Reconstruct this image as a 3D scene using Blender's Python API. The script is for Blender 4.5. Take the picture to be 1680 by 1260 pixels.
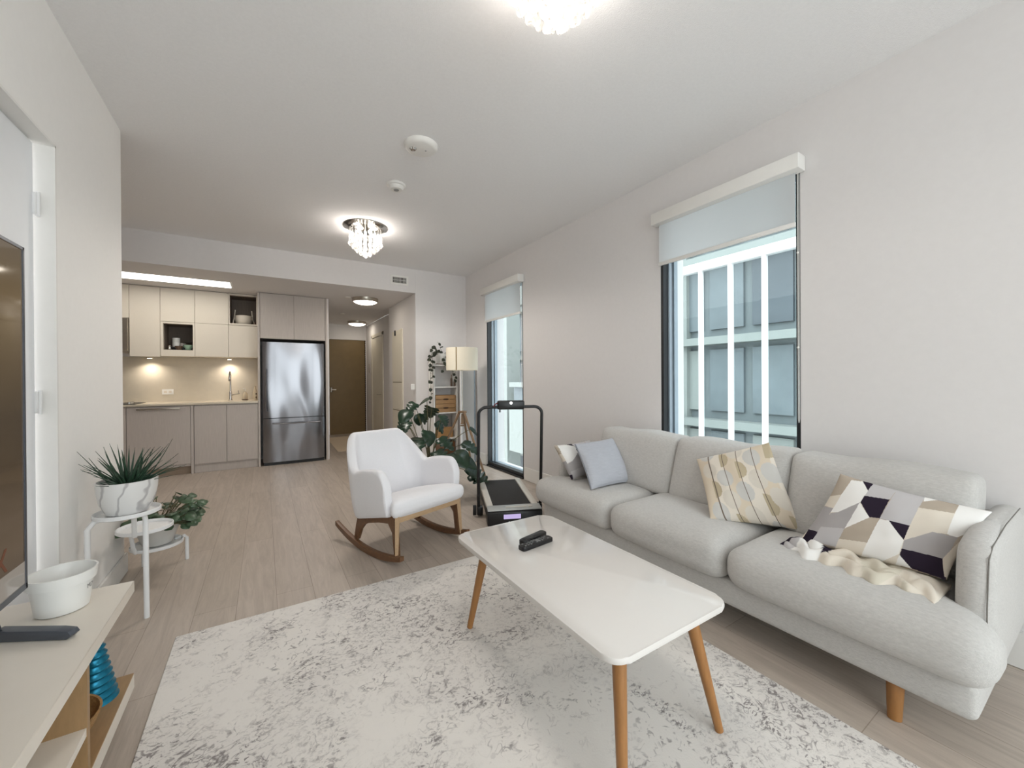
import bpy, bmesh, math, random
from mathutils import Vector, Matrix
random.seed(7)
C = bpy.context.scene.collection
PI = math.pi
for o in list(bpy.data.objects): bpy.data.objects.remove(o)

# ------------------------------------------------------------------ camera
F, YAW, PITCH, ROLL, CY, H = 648.6928, .56, -.0033, -.0063, 623.9547, 1.19
def cam_ray(u, v):
    cr, sr = math.cos(ROLL), math.sin(ROLL); u, v = u*cr - v*sr, u*sr + v*cr
    cp, sp = math.cos(PITCH), math.sin(PITCH); fw = cp - v*sp; up = sp + v*cp
    c, s = math.cos(YAW), math.sin(YAW)
    return Vector((s*fw + c*u, c*fw - s*u, up))
fwd = cam_ray(0, 0); rt = (cam_ray(1, 0) - fwd).normalized(); upv = (cam_ray(0, 1) - fwd).normalized()
cd = bpy.data.cameras.new('camera'); cam = bpy.data.objects.new('camera', cd); C.objects.link(cam)
m = Matrix((rt, upv, -fwd.normalized())).transposed().to_4x4(); m.translation = Vector((0, 0, H)); cam.matrix_world = m
cd.sensor_fit = 'HORIZONTAL'; cd.sensor_width = 36; cd.lens = 36*F/1680
cd.shift_y = -(630 - CY)/1680; cd.clip_start = .02; cd.clip_end = 200
bpy.context.scene.camera = cam
# ------------------------------------------------------------------ world, exposure, daylight portals
sc = bpy.context.scene
sc.view_settings.view_transform = 'Standard'; sc.view_settings.look = 'None'
sc.view_settings.gamma = 1; sc.view_settings.use_curve_mapping = False
sc.view_settings.exposure = 0.45
W = bpy.data.worlds.new('sky'); sc.world = W; W.use_nodes = True
nt = W.node_tree; bg = nt.nodes['Background']
tc = nt.nodes.new('ShaderNodeTexCoord'); sx = nt.nodes.new('ShaderNodeSeparateXYZ'); rp = nt.nodes.new('ShaderNodeValToRGB')
nt.links.new(tc.outputs['Generated'], sx.inputs[0]); nt.links.new(sx.outputs[2], rp.inputs[0]); nt.links.new(rp.outputs[0], bg.inputs[0])
rp.color_ramp.elements[0].position = 0.0; rp.color_ramp.elements[0].color = (.64, .65, .66, 1)
rp.color_ramp.elements[1].position = .45; rp.color_ramp.elements[1].color = (.93, .96, 1, 1)
bg.inputs[1].default_value = 4.2
def area(name, loc, rot, sx_, sy_, power=0, color=(1, 1, 1), portal=False):
    l = bpy.data.lights.new(name, 'AREA'); l.shape = 'RECTANGLE'; l.size = sx_; l.size_y = sy_; l.energy = power; l.color = color
    if portal: l.cycles.is_portal = True
    o = bpy.data.objects.new(name, l); C.objects.link(o); o.location = loc; o.rotation_euler = rot; return o
area('daylight_portal', (2.86, 1.51, 1.2), (0, PI/2, 0), 2.4, .94, portal=True)
area('daylight_portal', (2.86, 4.35, 1.2), (0, PI/2, 0), 2.4, .90, portal=True)
area('daylight_portal', (.93, -2.33, 1.37), (PI/2, 0, 0), 3.3, 2.6, portal=True)
def point(name, loc, power, color=(1, .93, .86), r=.04):
    l = bpy.data.lights.new(name, 'POINT'); l.energy = power; l.color = color; l.shadow_soft_size = r
    o = bpy.data.objects.new(name, l); C.objects.link(o); o.location = loc; return o

# ------------------------------------------------------------------ materials
def lin(c): return tuple((x/12.92 if x <= .04045 else ((x + .055)/1.055)**2.4) for x in c)
def rgb(r, g, b): return lin((r/255, g/255, b/255)) + (1,)
MATS = {}
def mat(name, col, rough=.5, metal=0, spec=.5, noise=None, bump=None, emit=None, coat=0, stretch=None, sheen=0):
    """noise=(scale, amount) mottles the base colour, bump=(scale, strength), stretch=(x,y,z) scales the noise space"""
    m = bpy.data.materials.new(name); m.use_nodes = True; n = m.node_tree; b = n.nodes['Principled BSDF']
    b.inputs['Base Color'].default_value = col; b.inputs['Roughness'].default_value = rough; b.inputs['Metallic'].default_value = metal
    b.inputs['Specular IOR Level'].default_value = spec; b.inputs['Coat Weight'].default_value = coat; b.inputs['Coat Roughness'].default_value = .05
    b.inputs['Sheen Weight'].default_value = sheen
    vec = None
    if noise or bump:
        t = n.nodes.new('ShaderNodeTexCoord'); mp = n.nodes.new('ShaderNodeMapping'); n.links.new(t.outputs['Object'], mp.inputs[0])
        mp.inputs['Scale'].default_value = stretch or (1, 1, 1); vec = mp.outputs[0]
    if noise:
        tx = n.nodes.new('ShaderNodeTexNoise'); tx.inputs['Scale'].default_value = noise[0]; tx.inputs['Detail'].default_value = 6
        tx.inputs['Roughness'].default_value = .65; n.links.new(vec, tx.inputs['Vector'])
        r = n.nodes.new('ShaderNodeValToRGB'); r.color_ramp.elements[0].position = .3; r.color_ramp.elements[1].position = .7
        a = noise[1]
        r.color_ramp.elements[0].color = tuple(max(0, x*(1 - a)) for x in col[:3]) + (1,)
        r.color_ramp.elements[1].color = tuple(min(1, x*(1 + a)) for x in col[:3]) + (1,)
        n.links.new(tx.outputs[0], r.inputs[0]); n.links.new(r.outputs[0], b.inputs['Base Color'])
    if bump:
        tb = n.nodes.new('ShaderNodeTexNoise'); tb.inputs['Scale'].default_value = bump[0]; tb.inputs['Detail'].default_value = 3
        n.links.new(vec, tb.inputs['Vector']); bn = n.nodes.new('ShaderNodeBump'); bn.inputs['Strength'].default_value = bump[1]
        bn.inputs['Distance'].default_value = .01
        n.links.new(tb.outputs[0], bn.inputs['Height']); n.links.new(bn.outputs[0], b.inputs['Normal'])
    if emit:
        b.inputs['Emission Color'].default_value = emit[0]; b.inputs['Emission Strength'].default_value = emit[1]
    MATS[name] = m; return m
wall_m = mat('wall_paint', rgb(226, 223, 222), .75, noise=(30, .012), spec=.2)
ceil_m = mat('ceiling_paint', rgb(243, 242, 242), .9, noise=(60, .02), bump=(180, .25), spec=.1)
trim_m = mat('white_trim', rgb(236, 234, 230), .45, noise=(20, .01))
door_m = mat('white_door_paint', rgb(238, 240, 243), .4, noise=(12, .01))
hall_door_m = mat('hall_door_paint', rgb(226, 219, 203), .5, noise=(12, .01))
entry_m = mat('entry_door_taupe', rgb(122, 100, 62), .45, noise=(8, .05))
cream_m = mat('cream_laminate', rgb(222, 213, 199), .42, noise=(40, .02), stretch=(6, 1, .6))
greyw_m = mat('grey_wood_laminate', rgb(192, 183, 176), .5, noise=(26, .08), stretch=(5, 1, .25))
greyw2_m = mat('toe_kick_wood', rgb(150, 132, 114), .5, noise=(26, .08), stretch=(1, 1, 5))
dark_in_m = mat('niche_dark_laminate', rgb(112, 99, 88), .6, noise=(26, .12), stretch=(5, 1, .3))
counter_m = mat('beige_quartz', rgb(208, 197, 178), .25, noise=(90, .04))
splash_m = mat('beige_backsplash', rgb(206, 196, 178), .35, noise=(14, .03))
black_m = mat('black_frame', rgb(22, 24, 28), .4, noise=(20, .1))
greyf_m = mat('grey_aluminium_frame', rgb(150, 162, 172), .45, metal=.1, noise=(20, .05))
chrome_m = mat('chrome', rgb(205, 203, 200), .12, metal=1, noise=(10, .02))
nickel_m = mat('brushed_nickel', rgb(176, 168, 156), .3, metal=1, noise=(30, .05))
white_metal_m = mat('white_powder_metal', rgb(240, 240, 240), .35, noise=(15, .01))
white_cer_m = mat('white_ceramic', rgb(236, 235, 231), .3, noise=(9, .01))
cream_shelf_m = mat('white_gloss_top', rgb(228, 220, 208), .3, noise=(9, .012))
gloss_m = mat('gloss_table_top', rgb(224, 219, 214), .07, spec=.3, noise=(4, .01))
table_edge_m = mat('table_edge', rgb(196, 190, 182), .3, noise=(20, .03))
oak_m = mat('golden_oak', rgb(158, 110, 62), .4, noise=(14, .14), stretch=(6, 6, .7))
walnut_m = mat('walnut_wood', rgb(112, 78, 52), .4, noise=(16, .18), stretch=(3, 3, 3))  # chair sides take this darker wood, which paints in their shade
chair_lit_m = mat('lit_chair_wood', rgb(190, 160, 126), .45, noise=(16, .1), stretch=(1, 5, 5))  # chair wood again, paler to paint the light on its front
tripod_m = mat('tripod_oak', rgb(134, 108, 82), .5, noise=(16, .12), stretch=(6, 6, .7))
shelf_oak_m = mat('oak_veneer', rgb(158, 126, 88), .45, noise=(18, .1), stretch=(5, .7, 1))
crate_m = mat('crate_pine', rgb(166, 130, 90), .6, noise=(16, .12), stretch=(.7, 1, 6))
sofa_m = mat('sofa_linen', rgb(194, 191, 187), .95, noise=(160, .10), bump=(420, .35), spec=.1, sheen=.2, stretch=(1, .35, 1))
seam_m = mat('sofa_seam', rgb(120, 116, 110), .9, noise=(50, .1))
chair_m = mat('white_boucle', rgb(242, 241, 244), .9, noise=(120, .02), bump=(300, .2), spec=.1, sheen=.2)
blue_m = mat('pale_blue_cotton', rgb(182, 184, 191), .9, noise=(40, .04), bump=(16, .7), spec=.1, stretch=(.6, 1, 3))
blue_pipe_m = mat('grey_piping', rgb(132, 134, 140), .8, noise=(40, .05))
black_pl_m = mat('black_plastic', rgb(18, 18, 20), .35, noise=(20, .1))
black_tube_m = mat('black_satin_tube', rgb(26, 26, 28), .35, noise=(20, .1))
belt_m = mat('treadmill_belt', rgb(34, 31, 30), .75, noise=(200, .2), bump=(300, .4))
silver_m = mat('silver_plastic', rgb(176, 178, 176), .3, noise=(20, .02))
rail_m = mat('pale_side_rail', rgb(206, 200, 190), .35, noise=(20, .02))
button_m = mat('remote_button', rgb(130, 130, 130), .5, noise=(20, .02))
tvfoot_m = mat('dark_grey_metal', rgb(84, 88, 96), .35, metal=.4, noise=(20, .05))
shade_m = mat('cream_linen_shade', rgb(236, 229, 212), .9, noise=(120, .03), emit=(rgb(255, 232, 190), .06))
pot_cream_m = mat('greywhite_pot', rgb(206, 203, 198), .5, noise=(12, .05))
soil_m = mat('soil', rgb(60, 46, 36), .95, noise=(60, .3))
leaf_m = mat('dark_green_leaf', rgb(24, 50, 32), .32, noise=(14, .35))
leaf_aloe_m = mat('spiky_leaf', rgb(48, 74, 56), .4, noise=(18, .35))
leaf_pep_m = mat('peperomia_leaf', rgb(70, 92, 66), .4, noise=(22, .3))
leaf_ivy_m = mat('ivy_leaf', rgb(46, 52, 38), .45, noise=(22, .3))
stem_m = mat('green_stem', rgb(96, 92, 62), .6, noise=(22, .2))
tan_m = mat('woven_tan', rgb(168, 128, 78), .7, noise=(60, .2), bump=(80, .6))
mint_m = mat('mint_ceramic', rgb(150, 176, 156), .25, noise=(9, .03))
brown_cer_m = mat('brown_ceramic', rgb(92, 72, 58), .4, noise=(12, .1))
greycer_m = mat('grey_ceramic', rgb(158, 152, 148), .4, noise=(12, .05))
hallmat_m = mat('pale_mat', rgb(214, 196, 172), .9, noise=(90, .05))
ext_white_m = mat('exterior_white_metal', rgb(206, 206, 206), .5, noise=(5, .01))
ext_slab_m = mat('exterior_slab', rgb(122, 128, 125), .7, noise=(3, .04))
ext_wall_m = mat('exterior_wall', rgb(98, 106, 108), .7, noise=(1.2, .06))
ext_pane_m = mat('exterior_pane', rgb(90, 99, 103), .5, noise=(.9, .14))
ext_dark_m = mat('exterior_dark_pane', rgb(66, 74, 80), .5, noise=(1.5, .1))
liquid_m = mat('amber_bottle', rgb(140, 110, 66), .2, noise=(12, .1))
clearpl_m = mat('clear_soap_bottle', rgb(206, 192, 168), .2, noise=(12, .03))
red_m = mat('dark_red_strap', rgb(96, 22, 34), .6, noise=(30, .1))
vent_m = mat('vent_dark', rgb(48, 44, 40), .7, noise=(30, .1))
lens_m = mat('grey_sensor', rgb(150, 148, 146), .4, noise=(30, .05))
def emis(name, col, s):
    m = bpy.data.materials.new(name); m.use_nodes = True; n = m.node_tree; n.nodes.clear()
    e = n.nodes.new('ShaderNodeEmission'); e.inputs[0].default_value = col; e.inputs[1].default_value = s
    o = n.nodes.new('ShaderNodeOutputMaterial'); n.links.new(e.outputs[0], o.inputs[0]); MATS[name] = m; return m
led_m = emis('led_panel', rgb(255, 250, 240), 5.2)
dome_m = emis('lit_dome', rgb(255, 244, 226), 8)
puck_m = emis('lit_puck', rgb(255, 240, 215), 6)
bulb_m = emis('lit_bulb', rgb(255, 240, 220), 14)
disp_m = emis('lit_display', rgb(196, 180, 226), .75)
btn_m = emis('lit_button', rgb(255, 255, 255), 1.2)
def glass_thin(name, tint=(.96, .99, .99, 1), refl=.08):
    m = bpy.data.materials.new(name); m.use_nodes = True; n = m.node_tree; n.nodes.clear()
    t = n.nodes.new('ShaderNodeBsdfTransparent'); t.inputs[0].default_value = tint
    g = n.nodes.new('ShaderNodeBsdfGlossy'); g.inputs['Roughness'].default_value = .02
    f = n.nodes.new('ShaderNodeFresnel'); f.inputs[0].default_value = 1.3
    x = n.nodes.new('ShaderNodeMixShader'); o = n.nodes.new('ShaderNodeOutputMaterial')
    gm = n.nodes.new('ShaderNodeNewGeometry'); k = n.nodes.new('ShaderNodeMath'); k.operation = 'SUBTRACT'; k.inputs[0].default_value = 1; n.links.new(gm.outputs['Backfacing'], k.inputs[1])
    q = n.nodes.new('ShaderNodeMath'); q.operation = 'MULTIPLY'; n.links.new(f.outputs[0], q.inputs[0]); n.links.new(k.outputs[0], q.inputs[1])  # only the entry face reflects
    n.links.new(q.outputs[0], x.inputs[0]); n.links.new(t.outputs[0], x.inputs[1]); n.links.new(g.outputs[0], x.inputs[2]); n.links.new(x.outputs[0], o.inputs[0])
    return m
glass_m = glass_thin('window_glass'); extglass_m = glass_thin('screen_glass', (.92, .95, .95, 1))
def crystal_mat():
    m = bpy.data.materials.new('cut_crystal'); m.use_nodes = True; n = m.node_tree; n.nodes.clear()
    t = n.nodes.new('ShaderNodeBsdfGlass'); t.inputs['IOR'].default_value = 1.5; t.inputs['Roughness'].default_value = 0
    g = n.nodes.new('ShaderNodeBsdfTranslucent'); g.inputs[0].default_value = (.95, .93, .9, 1)
    x = n.nodes.new('ShaderNodeMixShader'); x.inputs[0].default_value = .3; o = n.nodes.new('ShaderNodeOutputMaterial')
    n.links.new(t.outputs[0], x.inputs[1]); n.links.new(g.outputs[0], x.inputs[2]); n.links.new(x.outputs[0], o.inputs[0]); return m
crystal_m = crystal_mat()
def blind_mat():
    m = bpy.data.materials.new('blind_fabric'); m.use_nodes = True; n = m.node_tree; n.nodes.clear()
    d = n.nodes.new('ShaderNodeBsdfDiffuse'); d.inputs[0].default_value = rgb(240, 240, 240)
    g = n.nodes.new('ShaderNodeBsdfTranslucent'); g.inputs[0].default_value = rgb(250, 250, 250)
    x = n.nodes.new('ShaderNodeMixShader'); x.inputs[0].default_value = .7; o = n.nodes.new('ShaderNodeOutputMaterial')
    n.links.new(d.outputs[0], x.inputs[1]); n.links.new(g.outputs[0], x.inputs[2]); n.links.new(x.outputs[0], o.inputs[0]); return m
blind_m = blind_mat()
def steel_mat():
    m = mat('stainless_steel', rgb(140, 140, 144), .2, metal=1)
    n = m.node_tree; b = n.nodes['Principled BSDF']
    t = n.nodes.new('ShaderNodeTexCoord'); mp = n.nodes.new('ShaderNodeMapping'); mp.inputs['Scale'].default_value = (3.4, 3.4, 1.1)
    w = n.nodes.new('ShaderNodeTexNoise'); w.inputs['Scale'].default_value = 1.3; w.inputs['Detail'].default_value = 0
    bp = n.nodes.new('ShaderNodeBump'); bp.inputs['Strength'].default_value = .55; bp.inputs['Distance'].default_value = .06
    n.links.new(t.outputs['Object'], mp.inputs[0]); n.links.new(mp.outputs[0], w.inputs['Vector']); n.links.new(w.outputs[0], bp.inputs['Height'])
    n.links.new(bp.outputs[0], b.inputs['Normal']); return m
steel_m = steel_mat()
def floor_mat():
    m = bpy.data.materials.new('grey_oak_planks'); m.use_nodes = True; n = m.node_tree; b = n.nodes['Principled BSDF']
    t = n.nodes.new('ShaderNodeTexCoord')
    mp = n.nodes.new('ShaderNodeMapping'); mp.inputs['Rotation'].default_value = (0, 0, PI/2); n.links.new(t.outputs['Object'], mp.inputs[0])
    br = n.nodes.new('ShaderNodeTexBrick'); n.links.new(mp.outputs[0], br.inputs['Vector'])
    br.inputs['Scale'].default_value = 1; br.inputs['Brick Width'].default_value = 1.5; br.inputs['Row Height'].default_value = .18
    br.inputs['Mortar Size'].default_value = .0016; br.inputs['Mortar Smooth'].default_value = .2; br.offset = .37
    br.inputs['Color1'].default_value = rgb(196, 183, 171); br.inputs['Color2'].default_value = rgb(186, 173, 160); br.inputs['Mortar'].default_value = rgb(160, 146, 133)
    mg = n.nodes.new('ShaderNodeMapping'); mg.inputs['Scale'].default_value = (9, .8, 1); n.links.new(t.outputs['Object'], mg.inputs[0])
    g = n.nodes.new('ShaderNodeTexNoise'); g.inputs['Scale'].default_value = 2.6; g.inputs['Detail'].default_value = 8; g.inputs['Roughness'].default_value = .7; g.inputs['Distortion'].default_value = 1.2
    n.links.new(mg.outputs[0], g.inputs['Vector'])
    r = n.nodes.new('ShaderNodeValToRGB'); r.color_ramp.elements[0].position = .32; r.color_ramp.elements[0].color = (.70, .69, .68, 1)
    r.color_ramp.elements[1].position = .62; r.color_ramp.elements[1].color = (1, 1, 1, 1); n.links.new(g.outputs[0], r.inputs[0])
    mx = n.nodes.new('ShaderNodeMixRGB'); mx.blend_type = 'MULTIPLY'; mx.inputs[0].default_value = .75
    n.links.new(br.outputs[0], mx.inputs[1]); n.links.new(r.outputs[0], mx.inputs[2]); n.links.new(mx.outputs[0], b.inputs['Base Color'])
    b.inputs['Roughness'].default_value = .38; b.inputs['Specular IOR Level'].default_value = .35
    return m
floor_m = floor_mat()
def rug_mat():
    m = bpy.data.materials.new('distressed_rug'); m.use_nodes = True; n = m.node_tree; b = n.nodes['Principled BSDF']; L = n.links.new
    t = n.nodes.new('ShaderNodeTexCoord')
    def noise(scale, det, dist=0, stretch=(1, 1, 1), rough=.6):
        mp = n.nodes.new('ShaderNodeMapping'); mp.inputs['Scale'].default_value = stretch; L(t.outputs['Object'], mp.inputs[0])
        x = n.nodes.new('ShaderNodeTexNoise'); x.inputs['Scale'].default_value = scale; x.inputs['Detail'].default_value = det
        x.inputs['Distortion'].default_value = dist; x.inputs['Roughness'].default_value = rough; L(mp.outputs[0], x.inputs['Vector']); return x.outputs[0]
    def ramp(src, a, c):
        r = n.nodes.new('ShaderNodeMapRange'); r.inputs['From Min'].default_value = a; r.inputs['From Max'].default_value = c; L(src, r.inputs['Value']); return r.outputs[0]
    def mul(a, c, op='MULTIPLY'):
        x = n.nodes.new('ShaderNodeMath'); x.operation = op; x.use_clamp = True
        for i, s in enumerate((a, c)):
            if isinstance(s, (int, float)): x.inputs[i].default_value = s
            else: L(s, x.inputs[i])
        return x.outputs[0]
    # scrolls: the ridge of a distorted noise makes thin curling lines
    def ridge(src, w):
        a = mul(src, .5, 'SUBTRACT')
        x = n.nodes.new('ShaderNodeMath'); x.operation = 'SUBTRACT'; x.use_clamp = False; L(src, x.inputs[0]); x.inputs[1].default_value = .5
        y = n.nodes.new('ShaderNodeMath'); y.operation = 'ABSOLUTE'; L(x.outputs[0], y.inputs[0])
        return ramp(y.outputs[0], w, w*.35)
    scroll = ridge(noise(9, 2, 1.6), .035)
    scroll2 = ridge(noise(17, 2, .8), .04)
    patch = ramp(noise(1.4, 4, .5), .43, .61)
    patch2 = ramp(noise(3.2, 3, .4), .40, .60)
    flecks = ramp(noise(44, 5, .6, (1, 1.4, 1), .7), .53, .60)
    # medallion rings and border bands of the old pattern
    sp = n.nodes.new('ShaderNodeSeparateXYZ'); L(t.outputs['Object'], sp.inputs[0])
    vm = n.nodes.new('ShaderNodeVectorMath'); vm.operation = 'LENGTH'
    mp = n.nodes.new('ShaderNodeMapping'); mp.inputs['Location'].default_value = (0, 0, 0); mp.inputs['Scale'].default_value = (1.25, .85, 0)
    dn = n.nodes.new('ShaderNodeMixRGB'); dn.inputs[0].default_value = .06; L(t.outputs['Object'], mp.inputs[0])
    nz = n.nodes.new('ShaderNodeTexNoise'); nz.inputs['Scale'].default_value = 6; L(t.outputs['Object'], nz.inputs['Vector'])
    L(mp.outputs[0], dn.inputs[1]); L(nz.outputs['Color'], dn.inputs[2]); L(dn.outputs[0], vm.inputs[0])
    wv = n.nodes.new('ShaderNodeMath'); wv.operation = 'SINE'; k = n.nodes.new('ShaderNodeMath'); k.operation = 'MULTIPLY'; k.inputs[1].default_value = 21
    L(vm.outputs['Value'], k.inputs[0]); L(k.outputs[0], wv.inputs[0]); rings = ramp(wv.outputs[0], .55, .95)
    brk = ramp(noise(24, 3, .4), .46, .58); brk2 = ramp(noise(31, 3, .4), .46, .58)
    d1 = mul(mul(mul(scroll, brk), patch), .95)
    d2 = mul(mul(mul(scroll2, brk2), patch2), .75)
    d3 = mul(mul(flecks, patch), .8)
    d4 = mul(mul(rings, patch2), mul(flecks, .9))
    tot = mul(mul(d1, d2, 'ADD'), mul(d3, d4, 'ADD'), 'ADD')
    tot = mul(tot, .95)
    fine = noise(160, 2)
    base = n.nodes.new('ShaderNodeMixRGB'); base.inputs[1].default_value = rgb(231, 226, 220); base.inputs[2].default_value = rgb(220, 215, 210); L(patch, base.inputs[0])
    grey = n.nodes.new('ShaderNodeMixRGB'); L(tot, grey.inputs[0]); L(base.outputs[0], grey.inputs[1]); grey.inputs[2].default_value = rgb(136, 129, 127)
    L(grey.outputs[0], b.inputs['Base Color']); b.inputs['Roughness'].default_value = .95; b.inputs['Specular IOR Level'].default_value = .1
    bp = n.nodes.new('ShaderNodeBump'); bp.inputs['Strength'].default_value = .4; bp.inputs['Distance'].default_value = .003; L(fine, bp.inputs['Height']); L(bp.outputs[0], b.inputs['Normal'])
    return m
rug_m = rug_mat()
def attr_mat(name, rough=.9):
    m = bpy.data.materials.new(name); m.use_nodes = True; n = m.node_tree; b = n.nodes['Principled BSDF']
    a = n.nodes.new('ShaderNodeAttribute'); a.attribute_name = 'Col'; b.inputs['Roughness'].default_value = rough; b.inputs['Specular IOR Level'].default_value = .1
    tb = n.nodes.new('ShaderNodeTexNoise'); tb.inputs['Scale'].default_value = 9; tb.inputs['Detail'].default_value = 2
    t = n.nodes.new('ShaderNodeTexCoord'); n.links.new(t.outputs['Object'], tb.inputs['Vector'])
    bp = n.nodes.new('ShaderNodeBump'); bp.inputs['Strength'].default_value = .35; bp.inputs['Distance'].default_value = .02
    n.links.new(tb.outputs[0], bp.inputs['Height']); n.links.new(bp.outputs[0], b.inputs['Normal'])
    n.links.new(a.outputs['Color'], b.inputs['Base Color']); return m
print_m = attr_mat('printed_cotton')
def marble_mat():
    m = mat('white_marble_ceramic', rgb(232, 231, 229), .3); n = m.node_tree; b = n.nodes['Principled BSDF']
    t = n.nodes.new('ShaderNodeTexCoord'); w = n.nodes.new('ShaderNodeTexWave'); w.inputs['Scale'].default_value = 3.5; w.inputs['Distortion'].default_value = 9
    w.inputs['Detail'].default_value = 3; w.inputs['Detail Scale'].default_value = 1.3; n.links.new(t.outputs['Object'], w.inputs['Vector'])
    r = n.nodes.new('ShaderNodeValToRGB'); r.color_ramp.elements[0].position = 0; r.color_ramp.elements[0].color = rgb(188, 186, 186)
    r.color_ramp.elements[1].position = .10; r.color_ramp.elements[1].color = rgb(234, 233, 231); n.links.new(w.outputs['Fac'], r.inputs[0]); n.links.new(r.outputs[0], b.inputs['Base Color'])
    return m
marble_m = marble_mat()
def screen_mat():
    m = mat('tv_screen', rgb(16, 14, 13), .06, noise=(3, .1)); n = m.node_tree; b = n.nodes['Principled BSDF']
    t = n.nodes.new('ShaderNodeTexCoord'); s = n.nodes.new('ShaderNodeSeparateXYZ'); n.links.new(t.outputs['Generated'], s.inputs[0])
    r = n.nodes.new('ShaderNodeValToRGB'); e = r.color_ramp.elements  # glowing brown gradient paints the room reflected in the screen
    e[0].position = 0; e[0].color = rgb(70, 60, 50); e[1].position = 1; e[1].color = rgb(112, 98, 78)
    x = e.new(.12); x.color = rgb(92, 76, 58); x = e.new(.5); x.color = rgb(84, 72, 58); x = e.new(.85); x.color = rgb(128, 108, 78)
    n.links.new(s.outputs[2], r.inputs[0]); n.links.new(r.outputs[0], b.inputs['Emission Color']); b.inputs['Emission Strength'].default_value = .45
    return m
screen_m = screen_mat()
letter_m = emis('screen_lettering', rgb(150, 104, 84), .32)

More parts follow.
